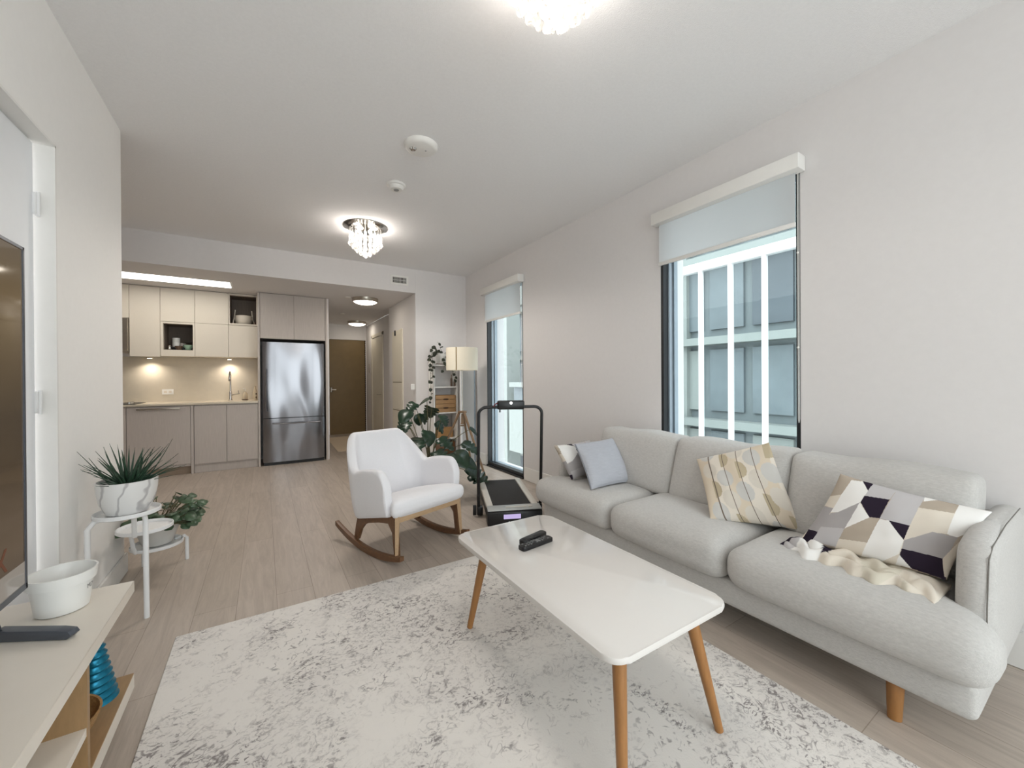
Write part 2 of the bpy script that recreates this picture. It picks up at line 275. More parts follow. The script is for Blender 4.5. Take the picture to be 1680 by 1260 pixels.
# ------------------------------------------------------------------ mesh helpers
class MB:
    def __init__(s): s.bm = bmesh.new()
    def add(s, bm2):
        me = bpy.data.meshes.new('t'); bm2.to_mesh(me); bm2.free(); s.bm.from_mesh(me); bpy.data.meshes.remove(me); return s
    def box(s, x0, y0, z0, x1, y1, z1, bev=0, seg=2, rot=None, about=None):
        b = bmesh.new(); bmesh.ops.create_cube(b, size=1)
        for v in b.verts: v.co = Vector(((x0+x1)/2 + v.co.x*(x1-x0), (y0+y1)/2 + v.co.y*(y1-y0), (z0+z1)/2 + v.co.z*(z1-z0)))
        if bev: bmesh.ops.bevel(b, geom=b.edges[:], offset=bev, segments=seg, affect='EDGES', profile=.5)
        if rot is not None:
            c = Vector(about) if about else Vector(((x0+x1)/2, (y0+y1)/2, (z0+z1)/2))
            bmesh.ops.rotate(b, verts=b.verts, cent=c, matrix=rot)
        return s.add(b)
    def tube(s, pts, r, n=10, cap=True, closed=False):
        pts = [Vector(p) for p in pts]; rs = r if isinstance(r, (list, tuple)) else [r]*len(pts)
        rings = []; N = len(pts); prev = None
        for i, p in enumerate(pts):
            if closed: t = pts[(i+1) % N] - pts[i-1]
            else: t = pts[min(i+1, N-1)] - pts[max(i-1, 0)]
            t.normalize()
            if prev is None:
                a = Vector((0, 0, 1)) if abs(t.z) < .9 else Vector((1, 0, 0)); u = t.cross(a).normalized()
            else: u = (prev - t*prev.dot(t)).normalized()
            prev = u; w = t.cross(u)
            rings.append([s.bm.verts.new(p + (u*math.cos(2*PI*k/n) + w*math.sin(2*PI*k/n))*rs[i]) for k in range(n)])
        for i in range(N if closed else N-1):
            A, B = rings[i], rings[(i+1) % N]
            for k in range(n): s.bm.faces.new((A[k], A[(k+1) % n], B[(k+1) % n], B[k]))
        if cap and not closed:
            s.bm.faces.new(rings[0][::-1]); s.bm.faces.new(rings[-1])
        return s
    def lathe(s, prof, cx=0, cy=0, n=32, cz=0, capb=True, capt=False):
        rings = [[s.bm.verts.new((cx + r*math.cos(2*PI*k/n), cy + r*math.sin(2*PI*k/n), cz + z)) for k in range(n)] for r, z in prof]
        for i in range(len(rings)-1):
            A, B = rings[i], rings[i+1]
            for k in range(n): s.bm.faces.new((A[k], A[(k+1) % n], B[(k+1) % n], B[k]))
        if capb: s.bm.faces.new(rings[0][::-1])
        if capt: s.bm.faces.new(rings[-1])
        return s
    def ball(s, c, r, sx=1, sy=1, sz=1, u=12, v=8):
        b = bmesh.new(); bmesh.ops.create_uvsphere(b, u_segments=u, v_segments=v, radius=r)
        for w in b.verts: w.co = Vector((w.co.x*sx + c[0], w.co.y*sy + c[1], w.co.z*sz + c[2]))
        return s.add(b)
    def soft(s, x0, y0, z0, x1, y1, z1, r, crown=(0, 0, 0), n=14, fn=None):
        """cushion: rounded box with bulging faces; fn(co) may warp each vertex"""
        b = bmesh.new(); bmesh.ops.create_cube(b, size=2)
        bmesh.ops.subdivide_edges(b, edges=b.edges[:], cuts=n, use_grid_fill=True)
        hx, hy, hz = (x1-x0)/2, (y1-y0)/2, (z1-z0)/2; cx, cy, cz = (x0+x1)/2, (y0+y1)/2, (z0+z1)/2
        for v in b.verts:
            q = v.co.copy(); 
            def e(a, h): # denser near the edges
                return math.sin(a*PI/2)*h
            p = Vector((e(q.x, hx), e(q.y, hy), e(q.z, hz)))
            rr = min(r, hx, hy, hz)
            inner = Vector((max(-hx+rr, min(hx-rr, p.x)), max(-hy+rr, min(hy-rr, p.y)), max(-hz+rr, min(hz-rr, p.z))))
            d = p - inner
            if d.length > 1e-9: p = inner + d.normalized()*rr
            u, w, t = p.x/hx, p.y/hy, p.z/hz
            bx, by, bz = (1-min(1, abs(u))**4), (1-min(1, abs(w))**4), (1-min(1, abs(t))**4)
            p.x += crown[0]*u*by*bz; p.y += crown[1]*w*bx*bz; p.z += crown[2]*t*bx*by
            p += Vector((cx, cy, cz)); v.co = fn(p) if fn else p
        return s.add(b)
    def prism(s, poly, z0, z1, bev=0):
        """poly: list of (x,y), extruded in z"""
        b = bmesh.new(); lo = [b.verts.new((x, y, z0)) for x, y in poly]; hi = [b.verts.new((x, y, z1)) for x, y in poly]; N = len(poly)
        b.faces.new(lo[::-1]); b.faces.new(hi)
        for i in range(N): b.faces.new((lo[i], lo[(i+1) % N], hi[(i+1) % N], hi[i]))
        if bev:
            es = [e for e in b.edges if abs(e.verts[0].co.z - e.verts[1].co.z) < 1e-6]
            bmesh.ops.bevel(b, geom=es, offset=bev, segments=2, affect='EDGES', profile=.5)
        return s.add(b)
    def strip_prism(s, poly, axis, a0, a1, bev=0):
        """poly in the plane perpendicular to axis ('x': (y,z), 'y': (x,z)) extruded from a0 to a1"""
        b = bmesh.new()
        f = (lambda p, a: (a, p[0], p[1])) if axis == 'x' else (lambda p, a: (p[0], a, p[1]))
        lo = [b.verts.new(f(p, a0)) for p in poly]; hi = [b.verts.new(f(p, a1)) for p in poly]; N = len(poly)
        b.faces.new(lo[::-1]); b.faces.new(hi)
        for i in range(N): b.faces.new((lo[i], lo[(i+1) % N], hi[(i+1) % N], hi[i]))
        bmesh.ops.recalc_face_normals(b, faces=b.faces)
        if bev: bmesh.ops.bevel(b, geom=b.edges[:], offset=bev, segments=2, affect='EDGES', profile=.5)
        return s.add(b)
def rotm(ax, a): return Matrix.Rotation(a, 3, ax)
def tagp(o, label=None, cat=None, group=None, kind=None):
    for k, v in (('label', label), ('category', cat), ('group', group), ('kind', kind)):
        if v: o[k] = v
    return o
def root(name, label, cat, loc, rz=0, group=None):
    o = bpy.data.objects.new(name, None); C.objects.link(o); o.location = loc; o.rotation_euler = (0, 0, rz); o.empty_display_size = .1
    return tagp(o, label, cat, group)
def obj(name, mb, m, parent=None, local=False, label=None, smooth=True, kind=None, base=None):
    """link as one mesh object. Coordinates in mb are world ones unless local=True"""
    bm = mb.bm; bmesh.ops.recalc_face_normals(bm, faces=bm.faces)
    off = Vector((0, 0, 0)); o = None
    if parent is None and not local:
        if base is None:
            xs = [v.co for v in bm.verts]; off = Vector(((min(c.x for c in xs)+max(c.x for c in xs))/2, (min(c.y for c in xs)+max(c.y for c in xs))/2, min(c.z for c in xs)))
        else: off = Vector(base)
        for v in bm.verts: v.co -= off
    elif parent is not None and not local:
        chain = Matrix.Identity(4); p = parent
        while p is not None:
            chain = Matrix.LocRotScale(p.location, p.rotation_euler, p.scale) @ chain; p = p.parent
        inv = chain.inverted()
        for v in bm.verts: v.co = inv @ v.co
    me = bpy.data.meshes.new(name); 
    if smooth:
        for f in bm.faces: f.smooth = True
        for e in bm.edges:
            if len(e.link_faces) == 2 and e.calc_face_angle(0) > .62: e.smooth = False
    bm.to_mesh(me); bm.free(); me.materials.append(m)
    o = bpy.data.objects.new(name, me); C.objects.link(o); o.location = off
    if parent is not None: o.parent = parent
    if label: o['label'] = label
    if kind: o['kind'] = kind
    return o
def thing(name, mb, m, label, cat, group=None): return tagp(obj(name, mb, m), label, cat, group)
def struct(name, mb, m, parent=None):
    o = obj(name, mb, m, parent)
    if parent is None: o['kind'] = 'structure'
    return o
def copy_tree(o, parent=None):
    c = o.copy(); C.objects.link(c); c.parent = parent
    for ch in [x for x in bpy.data.objects if x.parent == o]: copy_tree(ch, c)
    return c

# ------------------------------------------------------------------ the room
ZC, ZB = 2.746, 2.411
XR, XL = 2.603, -.745
YB = 5.462           # bulkhead / far wall of the living area
BACK = 7.09
struct('floor', MB().box(-2.5, -2.5, -.12, 2.60, 9.5, 0), floor_m)
struct('ceiling', MB().box(-2.5, -2.5, ZC, 2.85, YB+.02, ZC+.12), ceil_m)
struct('ceiling_kitchen', MB().box(-2.5, YB, ZB, 1.819, 9.5, ZC+.12).box(1.819, 6.863, ZB, 1.969, 9.5, ZC+.12), wall_m)
# right wall with the two tall window openings
W1 = (1.04, 1.98, .0, 2.43); W2 = (3.90, 4.80, .0, 2.41)
wb = MB()
for y0, y1 in ((-2.5, W1[0]), (W1[1], W2[0]), (W2[1], YB+.3)): wb.box(XR, y0, -.12, 2.85, y1, ZC+.12)
wb.box(XR, W1[0], W1[3], 2.85, W1[1], ZC+.12).box(XR, W2[0], W2[3], 2.85, W2[1], ZC+.12)
wb.box(XR, W1[0], -.12, 2.85, W1[1], .0).box(XR, W2[0], -.12, 2.85, W2[1], .0)
struct('wall_right', wb, wall_m)
# left wall with a door opening
lw = MB()
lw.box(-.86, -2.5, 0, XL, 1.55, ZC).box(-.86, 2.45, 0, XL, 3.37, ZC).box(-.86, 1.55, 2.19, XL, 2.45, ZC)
struct('wall_left', lw, mat('wall_paint_lightened', rgb(246, 244, 241), .75, noise=(30, .01), spec=.2))  # same wall paint made lighter, standing in for light this wall lacks
struct('wall_kitchen_near', MB().box(-2.5, 3.25, 0, -.86, 3.37, ZC), wall_m)
struct('wall_kitchen_left', MB().box(-2.62, 3.25, 0, -2.5, 7.2, ZC), wall_m)
struct('wall_kitchen_back', MB().box(-2.5, BACK, 0, .806, 7.2, ZB), wall_m)
struct('wall_hall_left', MB().box(.808, 6.50, 0, .828, 9.45, ZB), wall_m)
struct('wall_hall_end', MB().box(.80, 9.35, 0, 1.20, 9.5, ZB).box(1.20, 9.35, 2.083, 1.945, 9.5, ZB).box(1.945, 9.35, 0, 2.1, 9.5, ZB), wall_m)
struct('wall_hall_right', MB().box(1.82, YB, 0, XR, 6.863, ZC).box(1.97, 6.863, 0, 2.6, 9.5, ZB), wall_m)
# rear wall (behind the camera) with its big window
struct('wall_rear', MB().box(-.86, -2.5, 0, -.70, -2.34, ZC).box(2.56, -2.5, 0, 2.60, -2.34, ZC).box(-.70, -2.5, 2.66, 2.56, -2.34, ZC).box(-.70, -2.5, 0, 2.56, -2.34, .08), wall_m)
rw = MB()
for x in (-.70, .38, 1.46, 2.51): rw.box(x, -2.46, .08, x+.05, -2.40, 2.66)
rw.box(-.70, -2.46, .08, 2.56, -2.40, .13).box(-.70, -2.46, 2.61, 2.56, -2.40, 2.66)
rwo = struct('window_3', rw, black_m); obj('glass', MB().box(-.66, -2.436, .12, 2.53, -2.430, 2.62), glass_m, rwo)
# baseboards
def bboard(name, *bx):
    m_ = MB()
    for b in bx: m_.box(*b, bev=.004, seg=1)
    return struct(name, m_, trim_m)
bboard('baseboard_right', (XR-.014, -2.3, 0, XR, W1[0]-.02, .153), (XR-.014, W1[1]+.02, 0, XR, W2[0]-.02, .153), (XR-.014, W2[1]+.02, 0, XR, YB, .153))
bboard('baseboard_left', (XL, 2.455, 0, XL+.014, 3.384, .12), (-.86, 3.37, 0, XL+.0, 3.384, .12))
bboard('baseboard_back', (1.82, YB-.014, 0, XR-.014, YB, .12), (1.806, YB-.014, 0, 1.82, 5.95, .12))
# closed white door in the left wall, hinges on its far edge
d1 = struct('door_1', MB().box(-.845, 1.552, .01, -.80, 2.425, 2.175, bev=.003, seg=1), door_m)
for z in (.3, 1.106, 1.926):
    obj('hinge', MB().box(-.802, 2.415, z-.045, -.790, 2.447, z+.045, bev=.003, seg=1).tube([(-.788, 2.430, z-.05), (-.788, 2.430, z+.05)], .006), white_metal_m, d1)
struct('trim_1', MB().box(-.86, 2.445, 0, XL+.002, 2.455, 2.19).box(-.86, 1.545, 2.182, XL+.002, 2.455, 2.192).box(-.86, 1.543, 0, XL+.002, 1.553, 2.19), trim_m)
# dark taupe entry door
e = struct('door_2', MB().box(1.203, 9.37, .0, 1.94, 9.41, 2.08), entry_m)
obj('door_handle', MB().tube([(1.235, 9.37, .98), (1.235, 9.33, .98), (1.33, 9.32, .98)], .011).lathe([(.028, 0), (.028, .1)], 1.235, 9.37, 12, .93), nickel_m, e)
gk = MB()
for i in range(42): gk.ball((1.943, 9.352, .05+i*.049), .012, 1, .5, 2.2, 8, 6)
obj('weather_seal', gk, mat('dark_seal', rgb(60, 48, 36), .7, noise=(20, .1)), e)
# hall closet door (flush, with lever) and the tall panelled door nearer the room
c2 = struct('door_3', MB().box(1.962, 7.92, .01, 1.985, 8.70, 2.05, bev=.003, seg=1), hall_door_m)
cs = MB(); 
for y0, y1 in ((7.83, 7.90), (8.72, 8.79)): cs.box(1.950, y0, 0, 1.971, y1, 2.13, bev=.004, seg=1)
cs.box(1.950, 7.83, 2.07, 1.971, 8.79, 2.14, bev=.004, seg=1); struct('trim_2', cs, hall_door_m)
obj('door_handle', MB().tube([(1.963, 8.0, .90), (1.915, 8.0, .90), (1.912, 8.12, .90)], .010).lathe([(.026, -.005), (.026, .005)], 1.955, 8.0, 14, .90), nickel_m, c2)
d4 = struct('door_4', MB().box(1.806, 6.05, .02, 1.822, 6.62, 1.98, bev=.003, seg=1), hall_door_m)
dp = MB()
for z0, z1 in ((.06, .69), (.725, 1.13), (1.17, 1.93)): dp.box(1.803, 6.09, z0, 1.808, 6.58, z1, bev=.002, seg=1)
obj('raised_panel', dp, hall_door_m, d4)
gp = MB()
for z in (.705, 1.15): gp.box(1.801, 6.10, z-.006, 1.808, 6.57, z+.006)
obj('panel_groove', gp, mat('panel_shadow_line', rgb(150, 140, 122), .7, noise=(20, .05)), d4)
thing('thermostat', MB().box(1.790, 6.40, 1.90, 1.803, 6.445, 1.985, bev=.004), black_pl_m, 'tiny black slot near the top of the tall cream hall door', 'thermostat')
thing('light_switch', MB().box(1.745, YB-.008, 1.05, 1.80, YB, 1.13, bev=.002, seg=1).box(1.764, YB-.012, 1.07, 1.782, YB-.006, 1.11), trim_m, 'white light switch plate on the wall at the right of the hall opening', 'switch')
thing('wall_chime', MB().box(1.955, 8.98, 1.35, 1.97, 9.05, 1.55, bev=.004, seg=1), greyw_m, 'slim narrow grey box on the hall wall beside the dark entry door', 'wall box')
thing('hall_mat', MB().prism([(1.08, 8.9), (1.03, 7.1), (1.72, 7.1), (1.76, 8.9)], 0, .006), hallmat_m, 'pale beige mat on the hall floor before the dark door', 'mat')

# windows
def window(idx, w, zblind):
    y0, y1, z0, z1 = w
    f = MB()
    f.box(2.606, y0, z0, 2.662, y0+.022, z1).box(2.606, y1-.022, z0, 2.662, y1, z1).box(2.606, y0, z0, 2.662, y1, z0+.035).box(2.606, y0, z1-.03, 2.662, y1, z1)
    wo = struct('window_%d' % idx, f, black_m)
    g = MB(); g.box(2.662, y0, z0, 2.742, y0+.02, z1).box(2.662, y1-.034, z0, 2.742, y1, z1).box(2.662, y0, z0, 2.742, y1, z0+.06).box(2.662, y0, z1-.05, 2.742, y1, z1)
    g.box(2.70, y1-.05, z0+.06, 2.742, y1-.03, z1)
    obj('window_frame', g, greyf_m, wo)
    obj('window_sill', MB().box(2.585, y0+.002, z0+.0005, 2.607, y1-.002, z0+.022).box(2.607, y0+.002, z0+.03, 2.68, y1-.002, z0+.062), black_m, wo)
    obj('glass', MB().box(2.700, y0+.02, z0+.06, 2.706, y1-.03, z1-.05), glass_m, wo)
    r = MB(); r.box(2.742, y0-.001, z0, 2.87, y0+.012, z1).box(2.742, y1-.012, z0, 2.87, y1+.001, z1).box(2.742, y0, z0, 2.87, y1, z0+.03)
    obj('outer_reveal', r, ext_white_m, wo)
    wh = 'near, taller-looking window behind the sofa' if idx == 1 else 'far window beside the treadmill'
    b = root('roller_blind', 'white roller blind half lowered over the ' + wh, 'blind', (2.56, (y0+y1)/2, z1-.1), group='roller blinds')
    obj('cassette', MB().box(2.515, y0-.028, z1-.075, 2.602, y1+.02, z1+.012, bev=.006), trim_m, b)
    obj('fabric', MB().box(2.571, y0+.012, zblind, 2.573, y1-.012, z1-.07), blind_m, b)
    obj('bottom_bar', MB().box(2.563, y0+.010, zblind-.028, 2.579, y1-.010, zblind, bev=.004), trim_m, b)
    ch = MB(); zb = .95 if idx == 1 else 1.1
    ch.tube([(2.582, y0+.004, z1-.07), (2.582, y0+.004, zb), (2.590, y0+.004, zb-.02), (2.598, y0+.004, zb), (2.598, y0+.004, z1-.07)], .0018, 6)
    for z in (1.9, 1.36): ch.ball((2.582, y0+.004, z), .006, u=8, v=6)
    obj('bead_chain', ch, trim_m, b)
window(1, W1, 2.075); window(2, W2, 1.99)

# bulkhead vent grille
v = root('air_vent', 'small white vent grille with dark slots on the bulkhead', 'vent', (1.595, YB, 2.56))
obj('frame', MB().box(1.47, YB-.006, 2.50, 1.72, YB, 2.63, bev=.002, seg=1), trim_m, v)
obj('backing', MB().box(1.499, YB-.0075, 2.527, 1.691, YB-.0055, 2.603), vent_m, v)
sl = MB()
for i in range(11): sl.box(1.503+i*.0178, YB-.0095, 2.528, 1.508+i*.0178, YB-.007, 2.602)
sl.box(1.499, YB-.0095, 2.563, 1.691, YB-.007, 2.567)
obj('slats', sl, trim_m, v)

# ceiling fittings
t = root('smoke_alarm', 'larger round white ceiling speaker-like alarm disc with a small sensor dome', 'smoke alarm', (.894, 2.545, ZC))
obj('body', MB().lathe([(.0, -.030), (.085, -.030), (.100, -.024), (.108, -.012), (.110, 0)], .894, 2.545, 40, ZC, capb=False), trim_m, t)
obj('sensor', MB().lathe([(.0, -.042), (.016, -.040), (.024, -.030)], .845, 2.560, 20, ZC, capb=False), chrome_m, t)
obj('indicator', MB().ball((.925, 2.54, ZC-.030), .005), lens_m, t)
t = root('smoke_detector', 'smaller round white smoke detector between the alarm disc and crystal lamp', 'smoke alarm', (.904, 3.162, ZC))
obj('body', MB().lathe([(.0, -.042), (.045, -.042), (.056, -.030), (.060, -.018), (.072, -.014), (.074, 0)], .904, 3.162, 32, ZC, capb=False), trim_m, t)
obj('sensor_ring', MB().lathe([(.0, -.046), (.020, -.046), (.022, -.041)], .904, 3.162, 20, ZC, capb=False), lens_m, t)
thing('sprinkler_cap', MB().lathe([(.0, -.010), (.038, -.010), (.042, 0)], 1.06, 6.22, 24, ZB, capb=False), trim_m, 'flat round cap on the hall ceiling left of the nearer flush lamp', 'cap')
thing('sprinkler_cap', MB().lathe([(.0, -.010), (.038, -.010), (.042, 0)], 1.22, 7.8, 24, ZB, capb=False), trim_m, 'flat round cap on the hall ceiling left of the farther flush lamp', 'cap')

def crystal_lamp(x, y, label, down):
    r = root('crystal_ceiling_lamp', label, 'ceiling lamp', (x, y, ZC), group='crystal flush lamps')
    obj('chrome_plate', MB().lathe([(.0, -.028), (.165, -.028), (.178, -.020), (.215, -.006), (.218, 0)], x, y, 48, ZC, capb=False), chrome_m, r)
    for k in range(4):
        a = k*PI/2 + .4; obj('bulb', MB().ball((x+.075*math.cos(a), y+.075*math.sin(a), ZC-.065), .020), bulb_m, r)
    proto = None
    for rad, drop, cnt in ((.150, .085, 20), (.118, .120, 15), (.082, .155, 10), (.045, .185, 5), (.0, .205, 1)):
        for k in range(cnt):
            a = 2*PI*k/cnt + rad*9
            if proto is None:
                s = MB()
                s.lathe([(.0, -.075), (.009, -.068), (.009, -.012), (.0, -.004)], 0, 0, 6, 0, capb=False)
                s.ball((0, 0, -.093), .0185, u=10, v=7); s.tube([(0, 0, -.008), (0, 0, .06)], .0012, 4)
                proto = obj('crystal_drop', s, crystal_m, r, local=True, smooth=False); c = proto
            else:
                c = proto.copy(); C.objects.link(c)
            c.location = (rad*math.cos(a), rad*math.sin(a), -drop)
    for k in range(4):
        a = k*PI/2 + .4; point('lamp_bulb_light', (x+.12*math.cos(a), y+.12*math.sin(a), ZC-.10), 1.6)
    sp_ = bpy.data.lights.new('lamp_down_light', 'SPOT'); sp_.energy = down; sp_.color = (1, .94, .87); sp_.spot_size = math.radians(172); sp_.spot_blend = .35; sp_.shadow_soft_size = .2
    so = bpy.data.objects.new('lamp_down_light', sp_); C.objects.link(so); so.location = (x, y, ZC-.26)
    return r
crystal_lamp(.886, 4.20, 'crystal-drop flush ceiling lamp further back, above the room before the kitchen', 56)
crystal_lamp(.886, 1.10, 'crystal-drop flush ceiling lamp cut off by the top edge of the photo', 12)
def flush(x, y, label, z=ZB):
    r = root('flush_ceiling_lamp', label, 'ceiling lamp', (x, y, z), group='hall flush lamps')
    obj('metal_ring', MB().lathe([(.165, -.052), (.176, -.055), (.180, -.050), (.185, 0)], x, y, 40, z, capb=False), nickel_m, r)
    obj('glass_dome', MB().lathe([(.0, -.088), (.06, -.085), (.115, -.074), (.150, -.060), (.166, -.048)], x, y, 40, z, capb=False), dome_m, r)
flush(1.30, 6.22, 'nearer round flush lamp with nickel ring on the hall ceiling')
flush(1.66, 8.75, 'farther round flush lamp with nickel ring on the hall ceiling')
r = root('led_ceiling_panel', 'long bright rectangular light panel recessed in the kitchen ceiling', 'ceiling light', (-1.0, 6.17, ZB))
obj('frame', MB().box(-1.62, 5.985, ZB-.006, -.335, 6.355, ZB+.0), trim_m, r)
obj('diffuser', MB().box(-1.60, 6.005, ZB-.010, -.355, 6.335, ZB-.004), led_m, r)

# ------------------------------------------------------------------ kitchen
YU, YF = 6.76, 6.475
def door_panel(name, x0, x1, z0, z1, yf, m_, parent): return obj(name, MB().box(x0+.0015, yf-.019, z0+.0015, x1-.0015, yf, z1-.0015, bev=.0012, seg=1), m_, parent)
def uc(label, x0, x1, z0, z1, parts, niche=None):
    c = root('wall_cabinet', label, 'cabinet', ((x0+x1)/2, BACK, z0), group='cream wall cabinets')
    b = MB()
    if niche:
        nx0, nx1, nz0, nz1 = niche
        b.box(x0, YU, z0, nx0, BACK, z1).box(nx1, YU, z0, x1, BACK, z1)
        b.box(nx0, YU, z0, nx1, BACK, nz0).box(nx0, YU, nz1, nx1, BACK, z1)
        obj('carcass', b, cream_m, c, smooth=False)
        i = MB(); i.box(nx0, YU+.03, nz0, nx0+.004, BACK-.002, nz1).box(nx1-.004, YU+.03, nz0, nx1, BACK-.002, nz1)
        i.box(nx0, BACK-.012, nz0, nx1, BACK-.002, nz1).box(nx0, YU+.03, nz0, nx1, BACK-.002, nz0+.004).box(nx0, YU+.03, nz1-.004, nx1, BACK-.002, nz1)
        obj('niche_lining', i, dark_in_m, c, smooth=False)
        fr = MB(); fy = YU-.019
        fz0 = z0 if abs(nz0-z0) < .12 else nz0-.022; fz1 = z1 if abs(nz1-z1) < .12 else nz1+.022
        fr.box(x0+.002, fy, fz0, nx0, YU, fz1).box(nx1, fy, fz0, x1-.002, YU, fz1).box(nx0, fy, fz0, nx1, YU, nz0).box(nx0, fy, nz1, nx1, YU, fz1)
        obj('niche_frame', fr, cream_m, c, smooth=False)
    else: obj('carcass', b.box(x0+.001, YU, z0, x1-.001, BACK, z1), cream_m, c, smooth=False)
    for p in parts: door_panel('door', *p, YU, cream_m, c)
    return c
ZT = ZB-.004
uc('cream wall cabinet above the microwave, leftmost beside the white wall', -2.1, -1.427, 1.985, ZT, [(-2.1, -1.427, 1.985, ZT)])
uc('tall one-door cream wall cabinet right of the microwave', -1.427, -1.132, 1.518, ZT, [(-1.427, -1.132, 1.505, ZT)])
uc('cream wall cabinet with a lower open niche holding bowls', -1.132, -.781, 1.518, ZT, [(-1.132, -.781, 1.968, ZT)], (-1.104, -.803, 1.60, 1.943))
uc('cream wall cabinet of two stacked square doors between the niches', -.781, -.415, 1.518, ZT, [(-.781, -.415, 1.968, ZT), (-.781, -.415, 1.518, 1.968)])
uc('cream wall cabinet with an upper open niche holding a white basket', -.415, -.072, 1.518, ZT, [(-.415, -.072, 1.518, 1.965)], (-.398, -.088, 1.992, 2.385))
c = root('fridge_cabinet', 'grey wood-grain two-door cabinet over the fridge', 'cabinet', (.39, BACK, 1.776))
obj('carcass', MB().box(-.045, YF+.02, 1.776, .779, BACK-.03, ZT), greyw_m, c, smooth=False)
for a, b_ in ((-.045, .368), (.368, .779)): obj('door', MB().box(a+.0015, YF, 1.778, b_-.0015, YF+.019, ZT-.001, bev=.0012, seg=1), greyw_m, c)
thing('fridge_side_panel', MB().box(-.072, YF-.005, 0, -.047, BACK, ZT), greyw_m, 'thin grey wood panel standing between worktop and fridge', 'panel')
thing('fridge_side_panel', MB().box(.781, YF-.005, 0, .806, BACK, ZT), greyw_m, 'thin grey wood panel standing between fridge and hall', 'panel')
# base units
c = root('base_cabinet', 'grey wood base cabinet left of the dishwasher, mostly behind the white wall', 'cabinet', (-1.9, BACK, 0))
obj('carcass', MB().box(-2.40, YF+.02, .10, -1.407, BACK-.03, .882), greyw_m, c, smooth=False); obj('door', MB().box(-2.40, YF, .105, -1.409, YF+.019, .868, bev=.0015, seg=1), greyw_m, c)
obj('toe_kick', MB().box(-2.40, YF+.05, 0, -1.407, YF+.066, .105), greyw2_m, c)
c = root('dishwasher', 'grey wood-fronted dishwasher with a long bar handle', 'dishwasher', (-1.1, BACK, 0))
obj('body', MB().box(-1.403, YF+.02, .10, -.802, BACK-.05, .880), greyw_m, c, smooth=False); fp_ = obj('front_panel', MB().box(-1.402, YF, .135, -.803, YF+.019, .868, bev=.0015, seg=1), greyw_m, c)
obj('handle', MB().box(-1.31, YF-.035, .838, -.90, YF-.023, .856, bev=.003).box(-1.30, YF-.025, .842, -1.288, YF+.002, .852).box(-.922, YF-.025, .842, -.91, YF+.002, .852), nickel_m, fp_)
obj('toe_kick', MB().box(-1.403, YF+.06, 0, -.802, YF+.076, .135), greyw2_m, c)
thing('filler_panel', MB().box(-.799, YF-.002, 0, -.771, BACK, .882), greyw_m, 'narrow grey upright strip between dishwasher and sink cabinet', 'panel')
c = root('sink_cabinet', 'grey wood two-door sink base cabinet beside the fridge', 'cabinet', (-.42, BACK, 0))
obj('carcass', MB().box(-.768, YF+.02, .10, -.075, BACK-.03, .882), greyw_m, c, smooth=False)
for a, b_ in ((-.768, -.426), (-.426, -.075)): obj('door', MB().box(a+.002, YF, .118, b_-.002, YF+.019, .868, bev=.0015, seg=1), greyw_m, c)
obj('toe_kick', MB().box(-.768, YF+.035, 0, -.075, YF+.05, .117), greyw_m, c)
thing('worktop', MB().box(-2.42, YF-.022, .884, -.074, BACK, .908, bev=.002, seg=1), counter_m, 'thin beige stone worktop running along the kitchen wall', 'worktop')
struct('trim_3', MB().box(-2.42, BACK-.010, .908, -.074, BACK, 1.516), splash_m)
t = root('power_outlet', 'white double outlet on the beige backsplash', 'outlet', (-1.114, BACK-.01, 1.04))
obj('plate', MB().box(-1.176, BACK-.016, 1.008, -1.056, BACK-.010, 1.078, bev=.002, seg=1), trim_m, t)
obj('socket', MB().box(-1.155, BACK-.019, 1.028, -1.125, BACK-.015, 1.058, bev=.002, seg=1).box(-1.105, BACK-.019, 1.028, -1.075, BACK-.015, 1.058, bev=.002, seg=1), cream_m, t)
f = root('kitchen_faucet', 'tall chrome pull-down faucet with side lever at the sink', 'faucet', (-.41, 6.97, .908))
obj('body', MB().lathe([(.026, 0), (.026, .012), (.018, .016), (.018, .12), (.014, .13)], -.41, 6.97, 18, .908, capt=True), chrome_m, f)
obj('spout', MB().tube([(-.41, 6.97, 1.03), (-.41, 6.97, 1.24), (-.41, 6.96, 1.285), (-.41, 6.92, 1.315), (-.41, 6.87, 1.315), (-.41, 6.835, 1.285), (-.41, 6.83, 1.25)], .011, 12), chrome_m, f)
obj('spray_head', MB().lathe([(.013, -.075), (.016, -.07), (.016, -.02), (.012, 0)], -.41, 6.83, 14, 1.26, capt=True), chrome_m, f)
obj('lever', MB().tube([(-.395, 6.965, .985), (-.30, 6.945, 1.005)], [.010, .008], 10).tube([(-.315, 6.95, 1.0), (-.318, 6.95, 1.05)], .004, 8), chrome_m, f)
t = root('cooktop', 'black glass cooktop set in the worktop at the far left', 'cooktop', (-1.62, 6.78, .908))
obj('glass_plate', MB().box(-1.95, 6.52, .908, -1.33, 7.02, .915, bev=.002, seg=1), black_pl_m, t)
for k in range(4): obj('knob', MB().lathe([(.014, 0), (.014, .02), (.010, .024)], -1.395, 6.56+.055*k, 12, .915, capt=True), chrome_m, t)
t = root('soap_bottle', 'pale soap bottle with pump, on the worktop right of the faucet', 'bottle', (-.235, 6.97, .908))
obj('bottle', MB().lathe([(.026, 0), (.030, .01), (.030, .09), (.012, .115), (.012, .125)], -.235, 6.97, 18, .908, capt=True), clearpl_m, t)
obj('pump', MB().tube([(-.235, 6.97, 1.03), (-.235, 6.97, 1.07), (-.262, 6.96, 1.072)], .005, 8), trim_m, t)
t = root('wooden_dish', 'small brown dish at the foot of the pale soap bottle', 'dish', (-.235, 6.90, .908))
obj('dish', MB().lathe([(.03, 0), (.045, .012), (.043, .014), (.028, .004)], -.235, 6.895, 20, .908), brown_cer_m, t)
